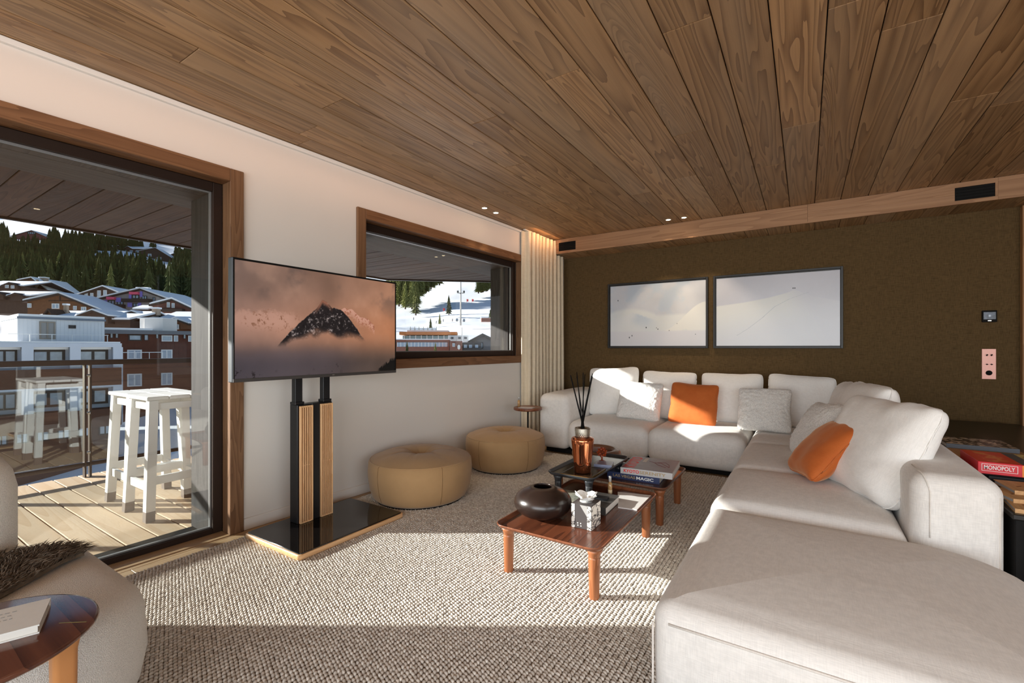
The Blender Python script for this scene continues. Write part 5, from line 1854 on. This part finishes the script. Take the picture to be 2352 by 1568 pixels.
navy = plain('book_navy', (40, 52, 92), 0.5); greyb = plain('book_grey', (186, 184, 184), 0.5)
t, M = book('book', 'thick navy blue book with gold and white spine lettering, below the grey one', (-1.130, 2.952, BZ + .0003), 3, .345, .27, .042, navy)
R3 = M.to_3x3()
lettering('title_lettering', 'LAS VEGAS', on(M, .040, -.0006, .012), R3 @ Vector((1, 0, 0)), (0, 0, 1), .018, plain('gold_print', (168, 144, 102), 0.4), t, .150, bold=.018)
lettering('title_lettering', 'MAGIC', on(M, .197, -.0006, .011), R3 @ Vector((1, 0, 0)), (0, 0, 1), .020, white_paint, t, .110, bold=.022)
t, M = book('book', 'large grey book with red and gold spine lettering on top of the navy one', (-1.035, 2.945, BZ + .0425), 5, .330, .36, .040, greyb)
R3 = M.to_3x3()
redp = plain('red_print', (222, 52, 44), 0.5)
lettering('title_lettering', 'KYOTO', on(M, .022, -.0006, .011), R3 @ Vector((1, 0, 0)), (0, 0, 1), .021, redp, t, .100, bold=.03)
lettering('title_lettering', 'SERENITY', on(M, .125, -.0006, .011), R3 @ Vector((1, 0, 0)), (0, 0, 1), .020, plain('gold_print', (168, 144, 102)), t, .165, bold=.018)
quad('cover_print', on(M, .004, .004, .0403), on(M, .326, .004, .0403), on(M, .326, .356, .0403), on(M, .004, .356, .0403), printed('kyoto_cover', np.zeros((64, 64, 3)) + np.array([150, 146, 154]) + (fbm(64, 64, 5, 4)[..., None] - .5) * 30, 0.45), t)
lettering('cover_lettering', 'KYOTO', on(M, .085, .030, .0406), R3 @ Vector((0, 1, 0)), R3 @ Vector((-1, 0, 0)), .075, redp, t, .300, bold=.03)
q = MB(); q.add([on(M, .10, .21, .0407), on(M, .125, .21, .0407), on(M, .125, .32, .0407), on(M, .10, .32, .0407)], [(0, 1, 2, 3)]); q.build('cover_label', paper, t)
q = MB()
for pts_ in ([(.14, .25), (.18, .22), (.22, .23), (.29, .13)], [(.20, .23), (.25, .25), (.28, .20), (.29, .13)], [(.18, .22), (.21, .17), (.27, .12)]):
    q.tube([on(M, a_, b_, .0406) for a_, b_ in pts_], .0016, 5)
q.build('cover_branch', plain('branch_red', (128, 58, 60), 0.6), t)

gold = plain('gold_tray_metal', (190, 150, 84), 0.22, 0.9, 0.5, 0.08, 20)
t = thing('gold_plate', 'square brass coloured plate under the copper diffuser', 'plate', (-1.155, 2.62, KZ))
MB().loft(-1.158, 2.622, .098, .125, .004, [(0, KZ + .0003), (0, KZ + .008), (.0015, KZ + .010), (.008, KZ + .010), (.010, KZ + .008)]).build('plate', plain('gold_plate_dark', (70, 60, 46), 0.15, 0.6, 0.5), t)
MB().loft(-1.158, 2.622, .0985, .1255, .004, [(0, KZ + .0005), (0, KZ + .0088), (.0008, KZ + .0095)], cap1=False).build('edge', gold, t)

# copper reed diffuser
dx_, dy_, dz_ = -1.155, 2.600, KZ + .0103
t = thing('reed_diffuser', 'copper coloured glass reed diffuser with black sticks and silver collar', 'diffuser', (dx_, dy_, dz_))
copper = plain('copper_glass', (214, 132, 92), 0.07, 0.95, 0.5, 0.04, 8)
MB().lathe([(0, 0), (.050, 0), (.053, .004), (.056, .068), (.067, .170), (.070, .196), (.068, .207), (.060, .212), (.040, .213), (0, .213)], dx_, dy_, dz_, 40).build('flask', copper, t)
sil = plain('silver_collar', (176, 170, 158), 0.28, 0.95, 0.5, 0.2, 90, 0.3)
co = MB().lathe([(.0, .213), (.040, .213), (.044, .218), (.048, .268), (.046, .271), (.030, .271), (.028, .265), (0, .265)], dx_, dy_, dz_, 32).build('collar', sil, t)
q = MB()
for j in range(5):
    for k in range(22):
        a = 2 * PI * (k + .5 * (j % 2)) / 22
        r__ = .0445 + .0028 * j / 4
        q.obox((dx_ + r__ * math.cos(a) - .0025 * math.sin(a), dy_ + r__ * math.sin(a) + .0025 * math.cos(a), dz_ + .222 + j * .0085), (.005 * math.sin(a), -.005 * math.cos(a), 0), (.0012 * math.cos(a), .0012 * math.sin(a), 0), (0, 0, .005))
q.build('collar_studs', sil, t)['kind'] = 'stuff'
r_ = random.Random(4)
for k in range(9):
    a = 2 * PI * k / 9 + .3
    b0 = Vector((dx_ + .012 * math.cos(a + 2.6), dy_ + .012 * math.sin(a + 2.6), dz_ + .262))
    rr_ = .050 + .045 * r_.random()
    top_ = Vector((dx_ + rr_ * math.cos(a), dy_ + rr_ * math.sin(a), dz_ + .585 + .03 * r_.random()))
    MB().tube([b0, top_], .0030, 6).build('reed', black_matte, t)

# other things on the black tray
t, M = book('book', 'small blue grey book with a glossy cover on the black tray', (-1.150, 2.765, KZ + .0003), 12, .115, .105, .022, plain('bluegrey_cover', (128, 134, 158), 0.25, 0, 0.6, 0.2, 30))
orm = plain('rust_flower', (150, 62, 28), 0.35, 0, 0.5, 0.15, 40)
fxx, fyy = -1.165, 2.945
t = thing('spiky_ornament', 'small rust red spiky flower ornament on the black tray', 'ornament', (fxx, fyy, KZ))
MB().lathe([(0, 0), (.022, 0), (.022, .004), (.006, .008), (.005, .030), (0, .031)], fxx, fyy, KZ + .0003, 14).build('stand', orm, t)
q = MB()
for k in range(26):
    zc = 1 - 2 * (k + .5) / 26; rr_ = math.sqrt(1 - zc * zc); a = k * 2.39996
    dv = Vector((rr_ * math.cos(a), rr_ * math.sin(a), zc)); c0 = Vector((fxx, fyy, KZ + .062))
    s1 = dv.cross(Vector((.3, .5, .8))).normalized() * .0085; s2 = dv.cross(s1).normalized() * .0085
    pb, pm_, pt = c0 + dv * .010, c0 + dv * .028, c0 + dv * .039
    q.add([tuple(p_) for p_ in (pb, pm_ + s1, pm_ + s2, pm_ - s1, pm_ - s2, pt)], [(0, 1, 2), (0, 2, 3), (0, 3, 4), (0, 4, 1), (5, 2, 1), (5, 3, 2), (5, 4, 3), (5, 1, 4)])
q.build('petals', orm, t)

# front table: books, papers, bottle
t, M = book('book', 'dark covered book with white page edges behind the tissue box', (-1.055, 2.262, FZ + .0003), 2, .178, .235, .040, plain('cover_charcoal', (66, 64, 62), 0.3, 0, 0.5, 0.1, 20))
t2 = tag(MB().obox((-.985, 2.36, FZ + .0407), (.075, .01, 0), (-.004, .05, 0), (0, 0, .012)).build('case', plain('case_black', (22, 22, 24), 0.2), None), 'small black case lying on the charcoal book', 'case')
def paint_mag(seed, a, b_):
    f_ = fbm(64, 64, 4, seed)[..., None]; g_ = fbm(64, 64, 14, seed + 1)[..., None]
    return np.array(a) * (1 - f_) + np.array(b_) * f_ + (g_ - .5) * 60
o = thing('magazine', 'open glossy magazine half under the tissue box, beside the dark vase', 'magazine', (-1.15, 2.46, FZ))
c_ = [(-1.262, 2.520), (-1.085, 2.300), (-1.005, 2.372), (-1.06, 2.56)]
MB().add([(x_, y_, FZ + .0003) for x_, y_ in c_] + [(x_, y_, FZ + .008) for x_, y_ in c_], [(3, 2, 1, 0), (0, 1, 5, 4), (1, 2, 6, 5), (2, 3, 7, 6), (3, 0, 4, 7)]).build('pages', paper, o)
quad('cover_print', (*c_[0], FZ + .0083), (*c_[1], FZ + .0083), (*c_[2], FZ + .0083), (*c_[3], FZ + .0083), printed('mag_cover', paint_mag(31, (120, 128, 124), (196, 190, 170)), 0.2), o)
o = MB()
c_ = [(-.862, 2.415), (-.762, 2.430), (-.766, 2.712), (-.955, 2.668)]
o.add([(x_, y_, FZ + .0003) for x_, y_ in c_] + [(x_, y_, FZ + .006) for x_, y_ in c_], [(3, 2, 1, 0), (4, 5, 6, 7), (0, 1, 5, 4), (1, 2, 6, 5), (2, 3, 7, 6), (3, 0, 4, 7)])
tag(o.build('brochure', plain('brochure_white', (222, 220, 218), 0.35), None), 'white brochure at the far corner of the front table', 'brochure')
bottle('bottle', 'small amber cosmetic bottle with a clear cap on the front table', -.985, 2.62, FZ + .0003, .108, .0125, amber, clearcap, lab=plain('label_cream', (230, 214, 176), 0.5))

# --- black cabinet behind the long side of the sofa, with games and books
cab = thing('cabinet', 'low black cabinet behind the long side of the sofa', 'cabinet', (1.05, 3.7, 0))
CZ = 0.50
MB().cbox(.668, 1.46, 2.48, 5.36, 0.0, CZ - .022, .003).build('body', black_matte, cab)
MB().cbox(.660, 1.47, 2.47, 5.37, CZ - .0215, CZ, .003).build('top', plain('cabinet_top', (22, 20, 19), 0.3, 0, 0.5), cab)
for k in range(2): MB().cbox(.700 + .375 * k, 1.066 + .375 * k, 2.466, 2.479, .06, CZ - .03, .002).build('door', plain('cabinet_top', (22, 20, 19)), cab)

t = thing('board_game', 'red board game box with white lettering on the black cabinet', 'box', (.66, 2.92, CZ))
gx0, gy0, gz0, gw, gd, gh = .664, 2.900, .556, .52, .285, .054
MB().cbox(gx0, gx0 + gw, gy0, gy0 + gd, gz0, gz0 + gh, .0015).build('lid', plain('game_red', (206, 28, 44), 0.35, 0, 0.5), t)
MB().cbox(gx0 + .004, gx0 + gw - .004, gy0 + .004, gy0 + gd - .004, gz0 - .006, gz0 - .0002, .001).build('tray', black_matte, t)


def paint_game():
    h, w_ = 110, 200
    v, u = np.mgrid[0:h, 0:w_]; u = u / w_; v = v / h
    img = np.zeros((h, w_, 3)) + np.array([226, 66, 40])
    n1 = fbm(h, w_, 10, 41); n2 = fbm(h, w_, 24, 42)
    img = blend(img, ((u > .06) & (u < .22) & (v > .08) & (v < .92)).astype(float) * sstep(.45, .55, n2), (236, 140, 74))
    img = blend(img, sstep(.27, .29, u), (226, 206, 140))
    img = blend(img, ((u > .27) & (u < .36)).astype(float), (70, 80, 92))
    img = blend(img, ((u > .36)).astype(float) * sstep(.52, .62, n1) * .6, (196, 186, 96))
    img = blend(img, ((u > .36)).astype(float) * sstep(.58, .66, n2) * .6, (150, 112, 70))
    img = blend(img, ((u > .80) & (v < .4)).astype(float) * sstep(.5, .55, n2), (214, 60, 50))
    img = blend(img, ((u > .84) & (v < .5)).astype(float) * sstep(.55, .6, n1), (70, 140, 80))
    return img


quad('lid_print', (gx0 + .002, gy0 + .002, gz0 + gh + .0004), (gx0 + gw - .002, gy0 + .002, gz0 + gh + .0004), (gx0 + gw - .002, gy0 + gd - .002, gz0 + gh + .0004), (gx0 + .002, gy0 + gd - .002, gz0 + gh + .0004), printed('game_lid', paint_game(), 0.35), t)
lettering('title_lettering', 'MONOPOLY', (gx0 + .020, gy0 - .0008, gz0 + .021), (1, 0, 0), (0, 0, 1), .019, white_paint, t, .098, bold=.012)
q = MB()
for a, b_, c_, d_ in ((.012, .127, .0135, .0152), (.012, .127, .0445, .0462), (.012, .0137, .0152, .0445), (.1253, .127, .0152, .0445)): q.box(gx0 + a, gx0 + b_, gy0 - .0010, gy0 - .0003, gz0 + c_, gz0 + d_)
q.build('title_frame', white_paint, t)
MB().box(gx0 + .140, gx0 + .172, gy0 - .0009, gy0 - .0003, gz0 + .002, gz0 + gh - .002).build('orange_panel', plain('game_orange', (228, 128, 30), 0.4), t)
t = tag(MB().cbox(.70, 1.20, 2.905, 3.20, CZ + .0005, .5485, .002).build('game_case', plain('case_black2', (24, 24, 26), 0.4), None), 'flat black game case under the red board game box', 'box')
wb = MATS['board_wood']
graye = plain('grey_pages', (158, 158, 160), 0.7)
for lab_, org_, yaw_, h_ in (('wood patterned book under all others at the near end of the black cabinet', (.672, 2.492, CZ + .0005), -4, .016),
                             ('wood patterned book lying askew on the lowest one at the near end', (.690, 2.575, CZ + .0170), 14, .016),
                             ('wood patterned book on top of the askew one, lettering partly hidden', (.715, 2.655, CZ + .0335), 6, .016)):
    t, M = book('book', lab_, org_, yaw_, .25, .175, h_, wb, group='wood patterned books', pages=graye, hard=.0025)
    q = MB()
    for k in range(5): q.obox(on(M, .035 + k * .028, .07 + .012 * (k % 2), h_ + .0002), M.to_3x3() @ Vector((.018, .012, 0)), M.to_3x3() @ Vector((-.002, .006, 0)), (0, 0, .0005))
    q.build('burnt_marks', plain('burnt_print', (110, 70, 40), 0.6), t)
def paint_photo(seed):
    f_ = fbm(64, 96, 6, seed)[..., None]; g_ = fbm(64, 96, 18, seed + 1)[..., None]
    return np.where(g_ > .52, np.array([206, 192, 178]), np.array([46, 38, 34])) * (.7 + .6 * f_)
t, M = book('book', 'large dark photo book farthest along the black cabinet', (.70, 3.64, CZ + .040), 0, .30, .28, .024, plain('photo_cover', (100, 108, 118), 0.4))
quad('cover_print', on(M, .003, .003, .0244), on(M, .297, .003, .0244), on(M, .297, .277, .0244), on(M, .003, .277, .0244), printed('photo_print', paint_photo(51), 0.3), t)
t, M = book('book', 'wide wood patterned book behind the red game box', (.685, 3.30, CZ + .0005), 0, .34, .60, .038, wb, pages=graye)
q = MB().lathe([(0, 0), (.05, 0), (.05, .0006), (0, .0006)], .80, 3.47, CZ + .0388, 20); q.build('round_mark', plain('mark_dark', (84, 52, 34), 0.6), t)

# --- pictures on the olive wall
def paint_snow(kind):
    h, w_ = 256, 376
    v, u = np.mgrid[0:h, 0:w_]; u = u / w_; v = v / h
    c1, c2, c3 = fbm(h, w_, 3, 60 + kind), fbm(h, w_, 8, 61 + kind), fbm(h, w_, 40, 62 + kind)
    img = np.array([206, 210, 220])[None, None] + (c1[..., None] - .5) * 30
    if kind == 0:
        img = blend(img, .55 * sstep(.45, .7, c2), (184, 200, 218))
        img = blend(img, .8 * sstep(.45, .52, v + .12 * np.sin(u * 5 + .5) * (u < .5) - .02), (222, 226, 228))
        ridge = .44 + np.abs(u - .25) * .52
        m1 = sstep(0, .03, v - ridge + (c3 - .5) * .03) * sstep(.56, .36, u)
        img = blend(img, m1 * .9, (218, 222, 228)); img = blend(img, m1 * sstep(.22, .34, u + (c2 - .5) * .1) * sstep(.30, .0, v - ridge) * .7 * (.4 + .8 * c2), (170, 190, 212))
        r2 = .74 - sstep(.58, 1.0, u) * .42
        m2 = sstep(0, .015, v - r2) * sstep(.58, .62, u)
        img = blend(img, m2, (226, 228, 228)); img = blend(img, m2 * sstep(.5, .7, c2) * sstep(.5, .9, v) * .6, (176, 198, 216))
        img = blend(img, sstep(.74, .78, v), (214, 216, 226))
        for (px_, py_, s_) in ((.215, .86, .013), (.245, .83, .012), (.51, .71, .008), (.525, .73, .011), (.40, .70, .012), (.085, .24, .012), (.64, .755, .008), (.90, .82, .007), (.72, .65, .006)):
            img = blend(img, (np.hypot((u - px_) * 2.6, v - py_) < s_).astype(float), (52, 58, 68))
    else:
        img = np.array([200, 202, 214])[None, None] + (c1[..., None] - .5) * 14
        r = np.interp(u[0], [0, .25, .45, .6, .66, .80, 1.0], [.40, .36, .31, .255, .215, .32, .40])[None, :]
        m1 = sstep(0, .02, v - r)
        sh_ = sstep(.50, .78, u - (v - .3) * .35)[..., None]
        shade = np.array([222, 223, 222]) * (1 - sh_) + np.array([204, 206, 216]) * sh_
        img = blend(img, m1, shade)
        img = blend(img, m1 * sstep(.35, .8, v + (u - .6) * .3) * .8, (206, 208, 218))
        line = np.interp(v[:, 0], [.27, .35, .45, .6, .75, .85], [.77, .62, .50, .40, .28, .18])[:, None]
        img = blend(img, ((np.abs(u - line) < .003) & (v > .27) & (v < .85)).astype(float) * .5, (150, 160, 174))
        for px_ in (.648, .662): img = blend(img, (np.hypot((u - px_) * 2.2, v - .205) < .010).astype(float), (60, 60, 66))
    return img


pf = plain('picture_frame', (38, 37, 38), 0.4, 0, 0.4, 0.08, 30)
for k, (x0, x1, lab_) in enumerate(((-2.102, -0.920, 'black framed snow photograph with tiny climbers, nearer to the curtain'), (-0.865, 0.315, 'black framed photograph of a bare snow crest, nearer to the switch plate'))):
    t = thing('picture', lab_, 'picture', ((x0 + x1) / 2, YB - .02, 1.118), 0, 'framed snow photographs')
    z0, z1, fw, dp = 1.118, 1.925, .020, .034
    for a, b_, c_, d_ in ((x0, x0 + fw, z0, z1), (x1 - fw, x1, z0, z1), (x0 + fw, x1 - fw, z0, z0 + fw), (x0 + fw, x1 - fw, z1 - fw, z1)):
        MB().cbox(a, b_, YB - dp, YB - .001, c_, d_, .002).build('frame', pf, t)
    MB().box(x0 + fw, x1 - fw, YB - .012, YB - .001, z0 + fw, z1 - fw).build('mount', pf, t)
    g_ = .012
    quad('print', (x0 + fw + g_, YB - .0185, z0 + fw + g_ * .6), (x1 - fw - g_ * .4, YB - .0185, z0 + fw + g_ * .6), (x1 - fw - g_ * .4, YB - .0185, z1 - fw - g_), (x0 + fw + g_, YB - .0185, z1 - fw - g_), printed('snow_print_%d' % k, paint_snow(k), 0.22, 0, 0.5), t)
    MB().box(x0 + fw + g_, x1 - fw - g_ * .4, YB - .018, YB - .0125, z0 + fw + g_ * .6, z1 - fw - g_).build('panel', pf, t)

# --- wall control and pink switch plate
t = thing('wall_control', 'small black wall control with a lit screen above the pink switch plate', 'control panel', (1.337, YB, 1.40))
MB().cbox(1.291, 1.384, YB - .016, YB - .0005, 1.346, 1.447, .003).build('housing', black_matte, t)
def paint_ctrl():
    h, w_ = 40, 64
    f_ = fbm(h, w_, 6, 77)
    v, u = np.mgrid[0:h, 0:w_]; u = u / w_; v = v / h
    img = np.zeros((h, w_, 3)) + np.array([84, 92, 108]) * (0.6 + .8 * f_)[..., None]
    img = blend(img, sstep(.22, .05, np.hypot((u - .5) * 1.4, v - .5)), (214, 222, 234))
    return img
quad('screen', (1.300, YB - .0165, 1.370), (1.375, YB - .0165, 1.370), (1.375, YB - .0165, 1.432), (1.300, YB - .0165, 1.432), printed('control_screen', paint_ctrl(), 0.2, 0.5), t)
MB().loft(1.337, 0, .012, .004, .004, [(0, 0), (0, .0012)]).xform(Matrix.Translation((0, YB - .0162, 1.358)) @ Matrix.Rotation(PI / 2, 4, 'X')).build('button', steel, t)
t = thing('switch_plate', 'tall pink metal switch plate with four toggles and a black socket', 'switch', (1.335, YB, .985))
pk = plain('pink_plate', (222, 164, 152), 0.35, 0.2, 0.5, 0.03, 20)
MB().cbox(1.291, 1.379, YB - .008, YB - .0005, .854, 1.115, .0015).build('plate', pk, t)
for zz, up in ((1.058, 1), (.982, 0)):
    for xx in (1.322, 1.350):
        MB().tube([(xx, YB - .008, zz), (xx, YB - .020, zz + .006 * up - .001), (xx + .001, YB - .024, zz + .009 * up)], [.0055, .004, .0045], 8).build('toggle', black_matte, t)
        MB().box(xx - .012, xx + .012, YB - .0086, YB - .0078, zz - .0012, zz + .0008).build('slot', plain('pink_dark', (150, 100, 92), 0.5), t)
MB().lathe([(0, 0), (.021, 0), (.021, .003), (.018, .004), (.016, .001), (0, .001)], 0, 0, 0, 24).xform(Matrix.Translation((1.335, YB - .0081, .908)) @ Matrix.Rotation(PI / 2, 4, 'X')).build('socket', black_matte, t)

# --- recessed downlights (pairs), added fill lamps and the warm strip in the curtain pocket
lampm = emis('lamp_face', (255, 226, 180), 14)
ringm = plain('downlight_ring', (176, 166, 150), 0.35, 0.6)
def downlight(x_, y_, label, aim, power, cone=58, blend_=.6, col=(1.0, .78, .52), soft=.02):
    t = thing('downlight', label, 'downlight', (x_, y_, HC), 0, 'recessed ceiling downlights') if label else MB().lathe([(.0255, -.001), (.026, -.001), (.026, -.0003), (.0255, -.0003)], x_, y_, HC, 24).build('downlight', ringm, cl)
    MB().lathe([(.026, -.004), (.036, -.004), (.038, -.001), (.038, -.0002), (.026, -.0002)], x_, y_, HC, 24).build('ring', ringm, t)
    MB().lathe([(0, -.0052), (.020, -.0050), (.0255, -.0036), (.0255, -.0004), (0, -.0004)], x_, y_, HC, 20).build('lens', lampm, t)
    l = bpy.data.lights.new('downlight_beam', 'SPOT')
    l.energy, l.spot_size, l.spot_blend, l.color, l.shadow_soft_size = power, math.radians(cone), blend_, col, soft
    o = bpy.data.objects.new('downlight_beam', l); COL.objects.link(o)
    o.location = (x_, y_, HC - .012)
    o.rotation_euler = (Vector(aim) - o.location).to_track_quat('-Z', 'Y').to_euler()
    return t
downlight(-2.631, 3.594, 'downlight near the window wall, farther from the bulkhead', (-2.75, 3.7, 0), 16)
downlight(-2.628, 3.784, 'downlight near the window wall, closer to the bulkhead', (-2.75, 3.9, 0), 16)
downlight(-1.226, 4.985, 'left one of the two downlights before the bulkhead', (-1.45, 5.5, 1.2), 28)
downlight(-1.067, 4.990, 'right one of the two downlights before the bulkhead', (-0.85, 5.5, 1.2), 28)
for lx_, ly_, lab_ in ((0.25, 0.95, None), (1.35, 1.1, None), (0.9, -0.6, None)):  # added unseen fill lamps overhead, to brighten the chaise
    downlight(lx_, ly_, None, (lx_, ly_ + .15, 0), 14, 125, .9, (1.0, .93, .85), .15)
area('pocket_strip', (-2.575, 4.82, 2.480), (-1, 0.0, -.7), .02, .62, 0.9, (1.0, .50, .22), 150, (0, 1, 0))
area('wall_top_fill', tuple(WL(0.2, .30, HC - .014)), (-1, 0.0433, -.85), .016, 6.0, 3.0, (1.0, .56, .36), 115, WM.to_3x3() @ Vector((1, 0, 0)))  # added lamp facing the wall to warm its upper part, no real fitting

# --- front left: armchair, fur throw, pebble side table
ac = thing('armchair', 'rounded cream boucle armchair at the left edge', 'armchair', (-2.05, .1, RZ))
BC = MATS['boucle']
q = MB()
prof = [(.10, RZ + .02), (.05, RZ + .06), (.015, RZ + .14), (0, RZ + .22), (.004, RZ + .28), (.008, RZ + .335), (.018, RZ + .365), (.036, RZ + .388), (.062, RZ + .402), (.10, RZ + .412), (.16, RZ + .420), (.24, RZ + .427), (.32, RZ + .430)]
q.loft(-1.975, .115, .455, .470, .26, prof, 0, 12)
q.build('seat', BC, ac)
MB().loft(-1.975, .115, .36, .37, .2, [(0, RZ), (0, RZ + .021)]).build('plinth', black_matte, ac)
q = MB()
prof = [(.03, RZ + .25), (0, RZ + .35), (0, RZ + .62), (.012, RZ + .68), (.035, RZ + .72), (.07, RZ + .735)]
q.loft(-2.42, -.02, .13, .44, .125, prof, 0, 10)
q.build('backrest', BC, ac)
q = MB()
a_ = [Vector((-1.975 + (.452) * math.cos(t_) , .115 + .466 * math.sin(t_), 0)) for t_ in ()]
sp = []
for k in range(13):
    an = -.9 + 2.1 * k / 12
    # follow the seat outline a little inside
    ca, sa = math.cos(an), math.sin(an)
    e_ = (abs(ca) ** 3.6 + abs(sa) ** 3.6) ** (-1 / 3.6)
    sp.append((-1.975 + .431 * ca * e_, .115 + .446 * sa * e_, RZ + .380))
MB().tube(sp, .005, 6).build('piping', BC, ac)

fur = thing('fur_throw', 'shaggy grey brown fur throw lying across the armchair seat', 'throw', (-2.0, .36, RZ + .43))
fm = N('fur_hair')
fo = fm.noise(fm.coords(), 26, 3)
MATS['fur_hair'] = fm.bsdf(fm.mix(fo, lin((62, 52, 44)), lin((142, 128, 112))), 0.8, 0, 0.3)
outline = [(-2.125, .505), (-2.06, .515), (-1.985, .445), (-1.90, .355), (-1.80, .235), (-1.78, .02), (-1.98, -.06), (-2.15, .10), (-2.20, .30)]
def inside(x_, y_):
    c = False; n = len(outline)
    for i in range(n):
        (x1, y1), (x2, y2) = outline[i], outline[(i + 1) % n]
        if (y1 > y_) != (y2 > y_) and x_ < (x2 - x1) * (y_ - y1) / (y2 - y1) + x1: c = not c
    return c
def seat_z(x_, y_):
    dx, dy = abs(x_ + 1.975), abs(y_ - .115)
    e_ = max(dx / .455, dy / .47)
    return RZ + .430 - max(0, e_ - .62) ** 2 * .42
cz_ = [(x_, y_, seat_z(x_, y_) + .003) for x_, y_ in outline]
n_ = len(outline)
cen = (-1.985, .24, seat_z(-1.985, .24) + .016)
MB().add(cz_ + [(x_, y_, z_ + .012) for x_, y_, z_ in cz_] + [cen], [(i, (i + 1) % n_, (i + 1) % n_ + n_, i + n_) for i in range(n_)] + [(i + n_, (i + 1) % n_ + n_, 2 * n_) for i in range(n_)]).build('hide', MATS['fur_hair'], fur)
r_ = random.Random(8)
q = MB()
cnt = 0
while cnt < 6500:
    x_, y_ = r_.uniform(-2.21, -1.77), r_.uniform(-.07, .52)
    if not inside(x_, y_): continue
    cnt += 1
    z_ = seat_z(x_, y_) + .008
    an = 2.2 + noise.noise(Vector((x_ * 9, y_ * 9, 0))) * 1.6 + r_.uniform(-.5, .5)
    L = r_.uniform(.028, .058)
    d1 = Vector((math.cos(an), math.sin(an), r_.uniform(.5, 1.1))).normalized()
    d2 = Vector((math.cos(an + .3), math.sin(an + .3), r_.uniform(-.25, .15))).normalized()
    p0 = Vector((x_, y_, z_)); p1 = p0 + d1 * L * .5; p2 = p1 + d2 * L * .6
    s_ = Vector((-math.sin(an), math.cos(an), 0)) * .0021
    u_ = Vector((0, 0, .0016))
    q.add([tuple(p_) for p_ in (p0 - s_, p0 + s_, p0 + u_, p1 - s_ * .8, p1 + s_ * .8, p1 + u_, p2)], [(0, 1, 4, 3), (1, 2, 5, 4), (2, 0, 3, 5), (3, 4, 6), (4, 5, 6), (5, 3, 6)], 0, True)
q.build('fur', MATS['fur_hair'], fur)['kind'] = 'stuff'

pt_ = thing('side_table', 'round walnut side table in front of the boucle armchair', 'table', (-1.485, .19, RZ))
TZt = .500
MB().lathe([(0, TZt - .030), (.10, TZt - .030), (.16, TZt - .026), (.192, TZt - .016), (.203, TZt - .006), (.201, TZt - .001), (.196, TZt), (0, TZt)], -1.485, .19, 0, 64).build('top', wood('table_top_dark', (134, 86, 66), (66, 42, 40), 'x', 0.8, 0.16, True, 0.02, 0, 0.04, 0.55), pt_)
for k in range(3):
    a = math.radians(63 + 120 * k)
    lx, ly = -1.485 + .145 * math.cos(a), .19 + .145 * math.sin(a)
    MB().loft(lx, ly, .022, .022, .012, [(.008, RZ), (.004, RZ + .1), (0, TZt - .06), (-.006, TZt - .028)]).build('leg', plain('leg_oak', (196, 136, 84), 0.4, 0, 0.4, 0.08, 12), pt_)
g0, g1 = onz(134, 1431, TZt), onz(198, 1428, TZt)
dv = (g1 - g0)
MB().obox((g0.x, g0.y, TZt - .001), tuple(dv), tuple(Vector((-dv.y, dv.x, 0)).normalized() * .0022), (0, 0, .0013)).build('brass_inlay', plain('brass', (206, 172, 84), 0.25, 0.9), pt_)
c0, c1, c3 = onz(0, 1402, TZt + .018), onz(117, 1374, TZt + .018), onz(110, 1425, TZt + .018)
t = thing('book', 'white cloth covered book on the round walnut table', 'book', (-1.45, .24, TZt))
ux_ = Vector((c1.x - c0.x, c1.y - c0.y, 0)).normalized(); uy_ = Vector((uy.x, uy.y, 0)) if False else Vector((ux_.y, -ux_.x, 0))
W_, D_ = .26, .135
o0 = Vector((c1.x, c1.y, TZt + .0003)) - ux_ * W_
pw = plain('white_cover', (226, 226, 222), 0.6, 0, 0.3, 0.03, 50)
MB().obox(o0, ux_ * W_, uy_ * D_, (0, 0, .003)).obox(o0 + Vector((0, 0, .0167)), ux_ * W_, uy_ * D_, (0, 0, .003)).obox(o0 + Vector((0, 0, .003)), ux_ * W_, uy_ * .003, (0, 0, .0137)).build('cover', pw, t, fixn=True)
MB().obox(o0 + Vector((0, 0, .0032)) + ux_ * .003 + uy_ * .0032, ux_ * (W_ - .006), uy_ * (D_ - .006), (0, 0, .0133)).build('pages', paper, t, fixn=True)
q = MB()
r_ = random.Random(2)
for k in range(4):
    yy = .030 + k * .018
    xx = .135
    for j in range(7 if k < 3 else 3):
        wl_ = r_.uniform(.004, .009)
        q.obox(o0 + Vector((0, 0, .0198)) + ux_ * (xx) + uy_ * yy, ux_ * wl_, uy_ * .004, (0, 0, .0003)); xx += wl_ + .004
q.build('cover_print', plain('grey_print', (168, 170, 170), 0.6), t, fixn=True)
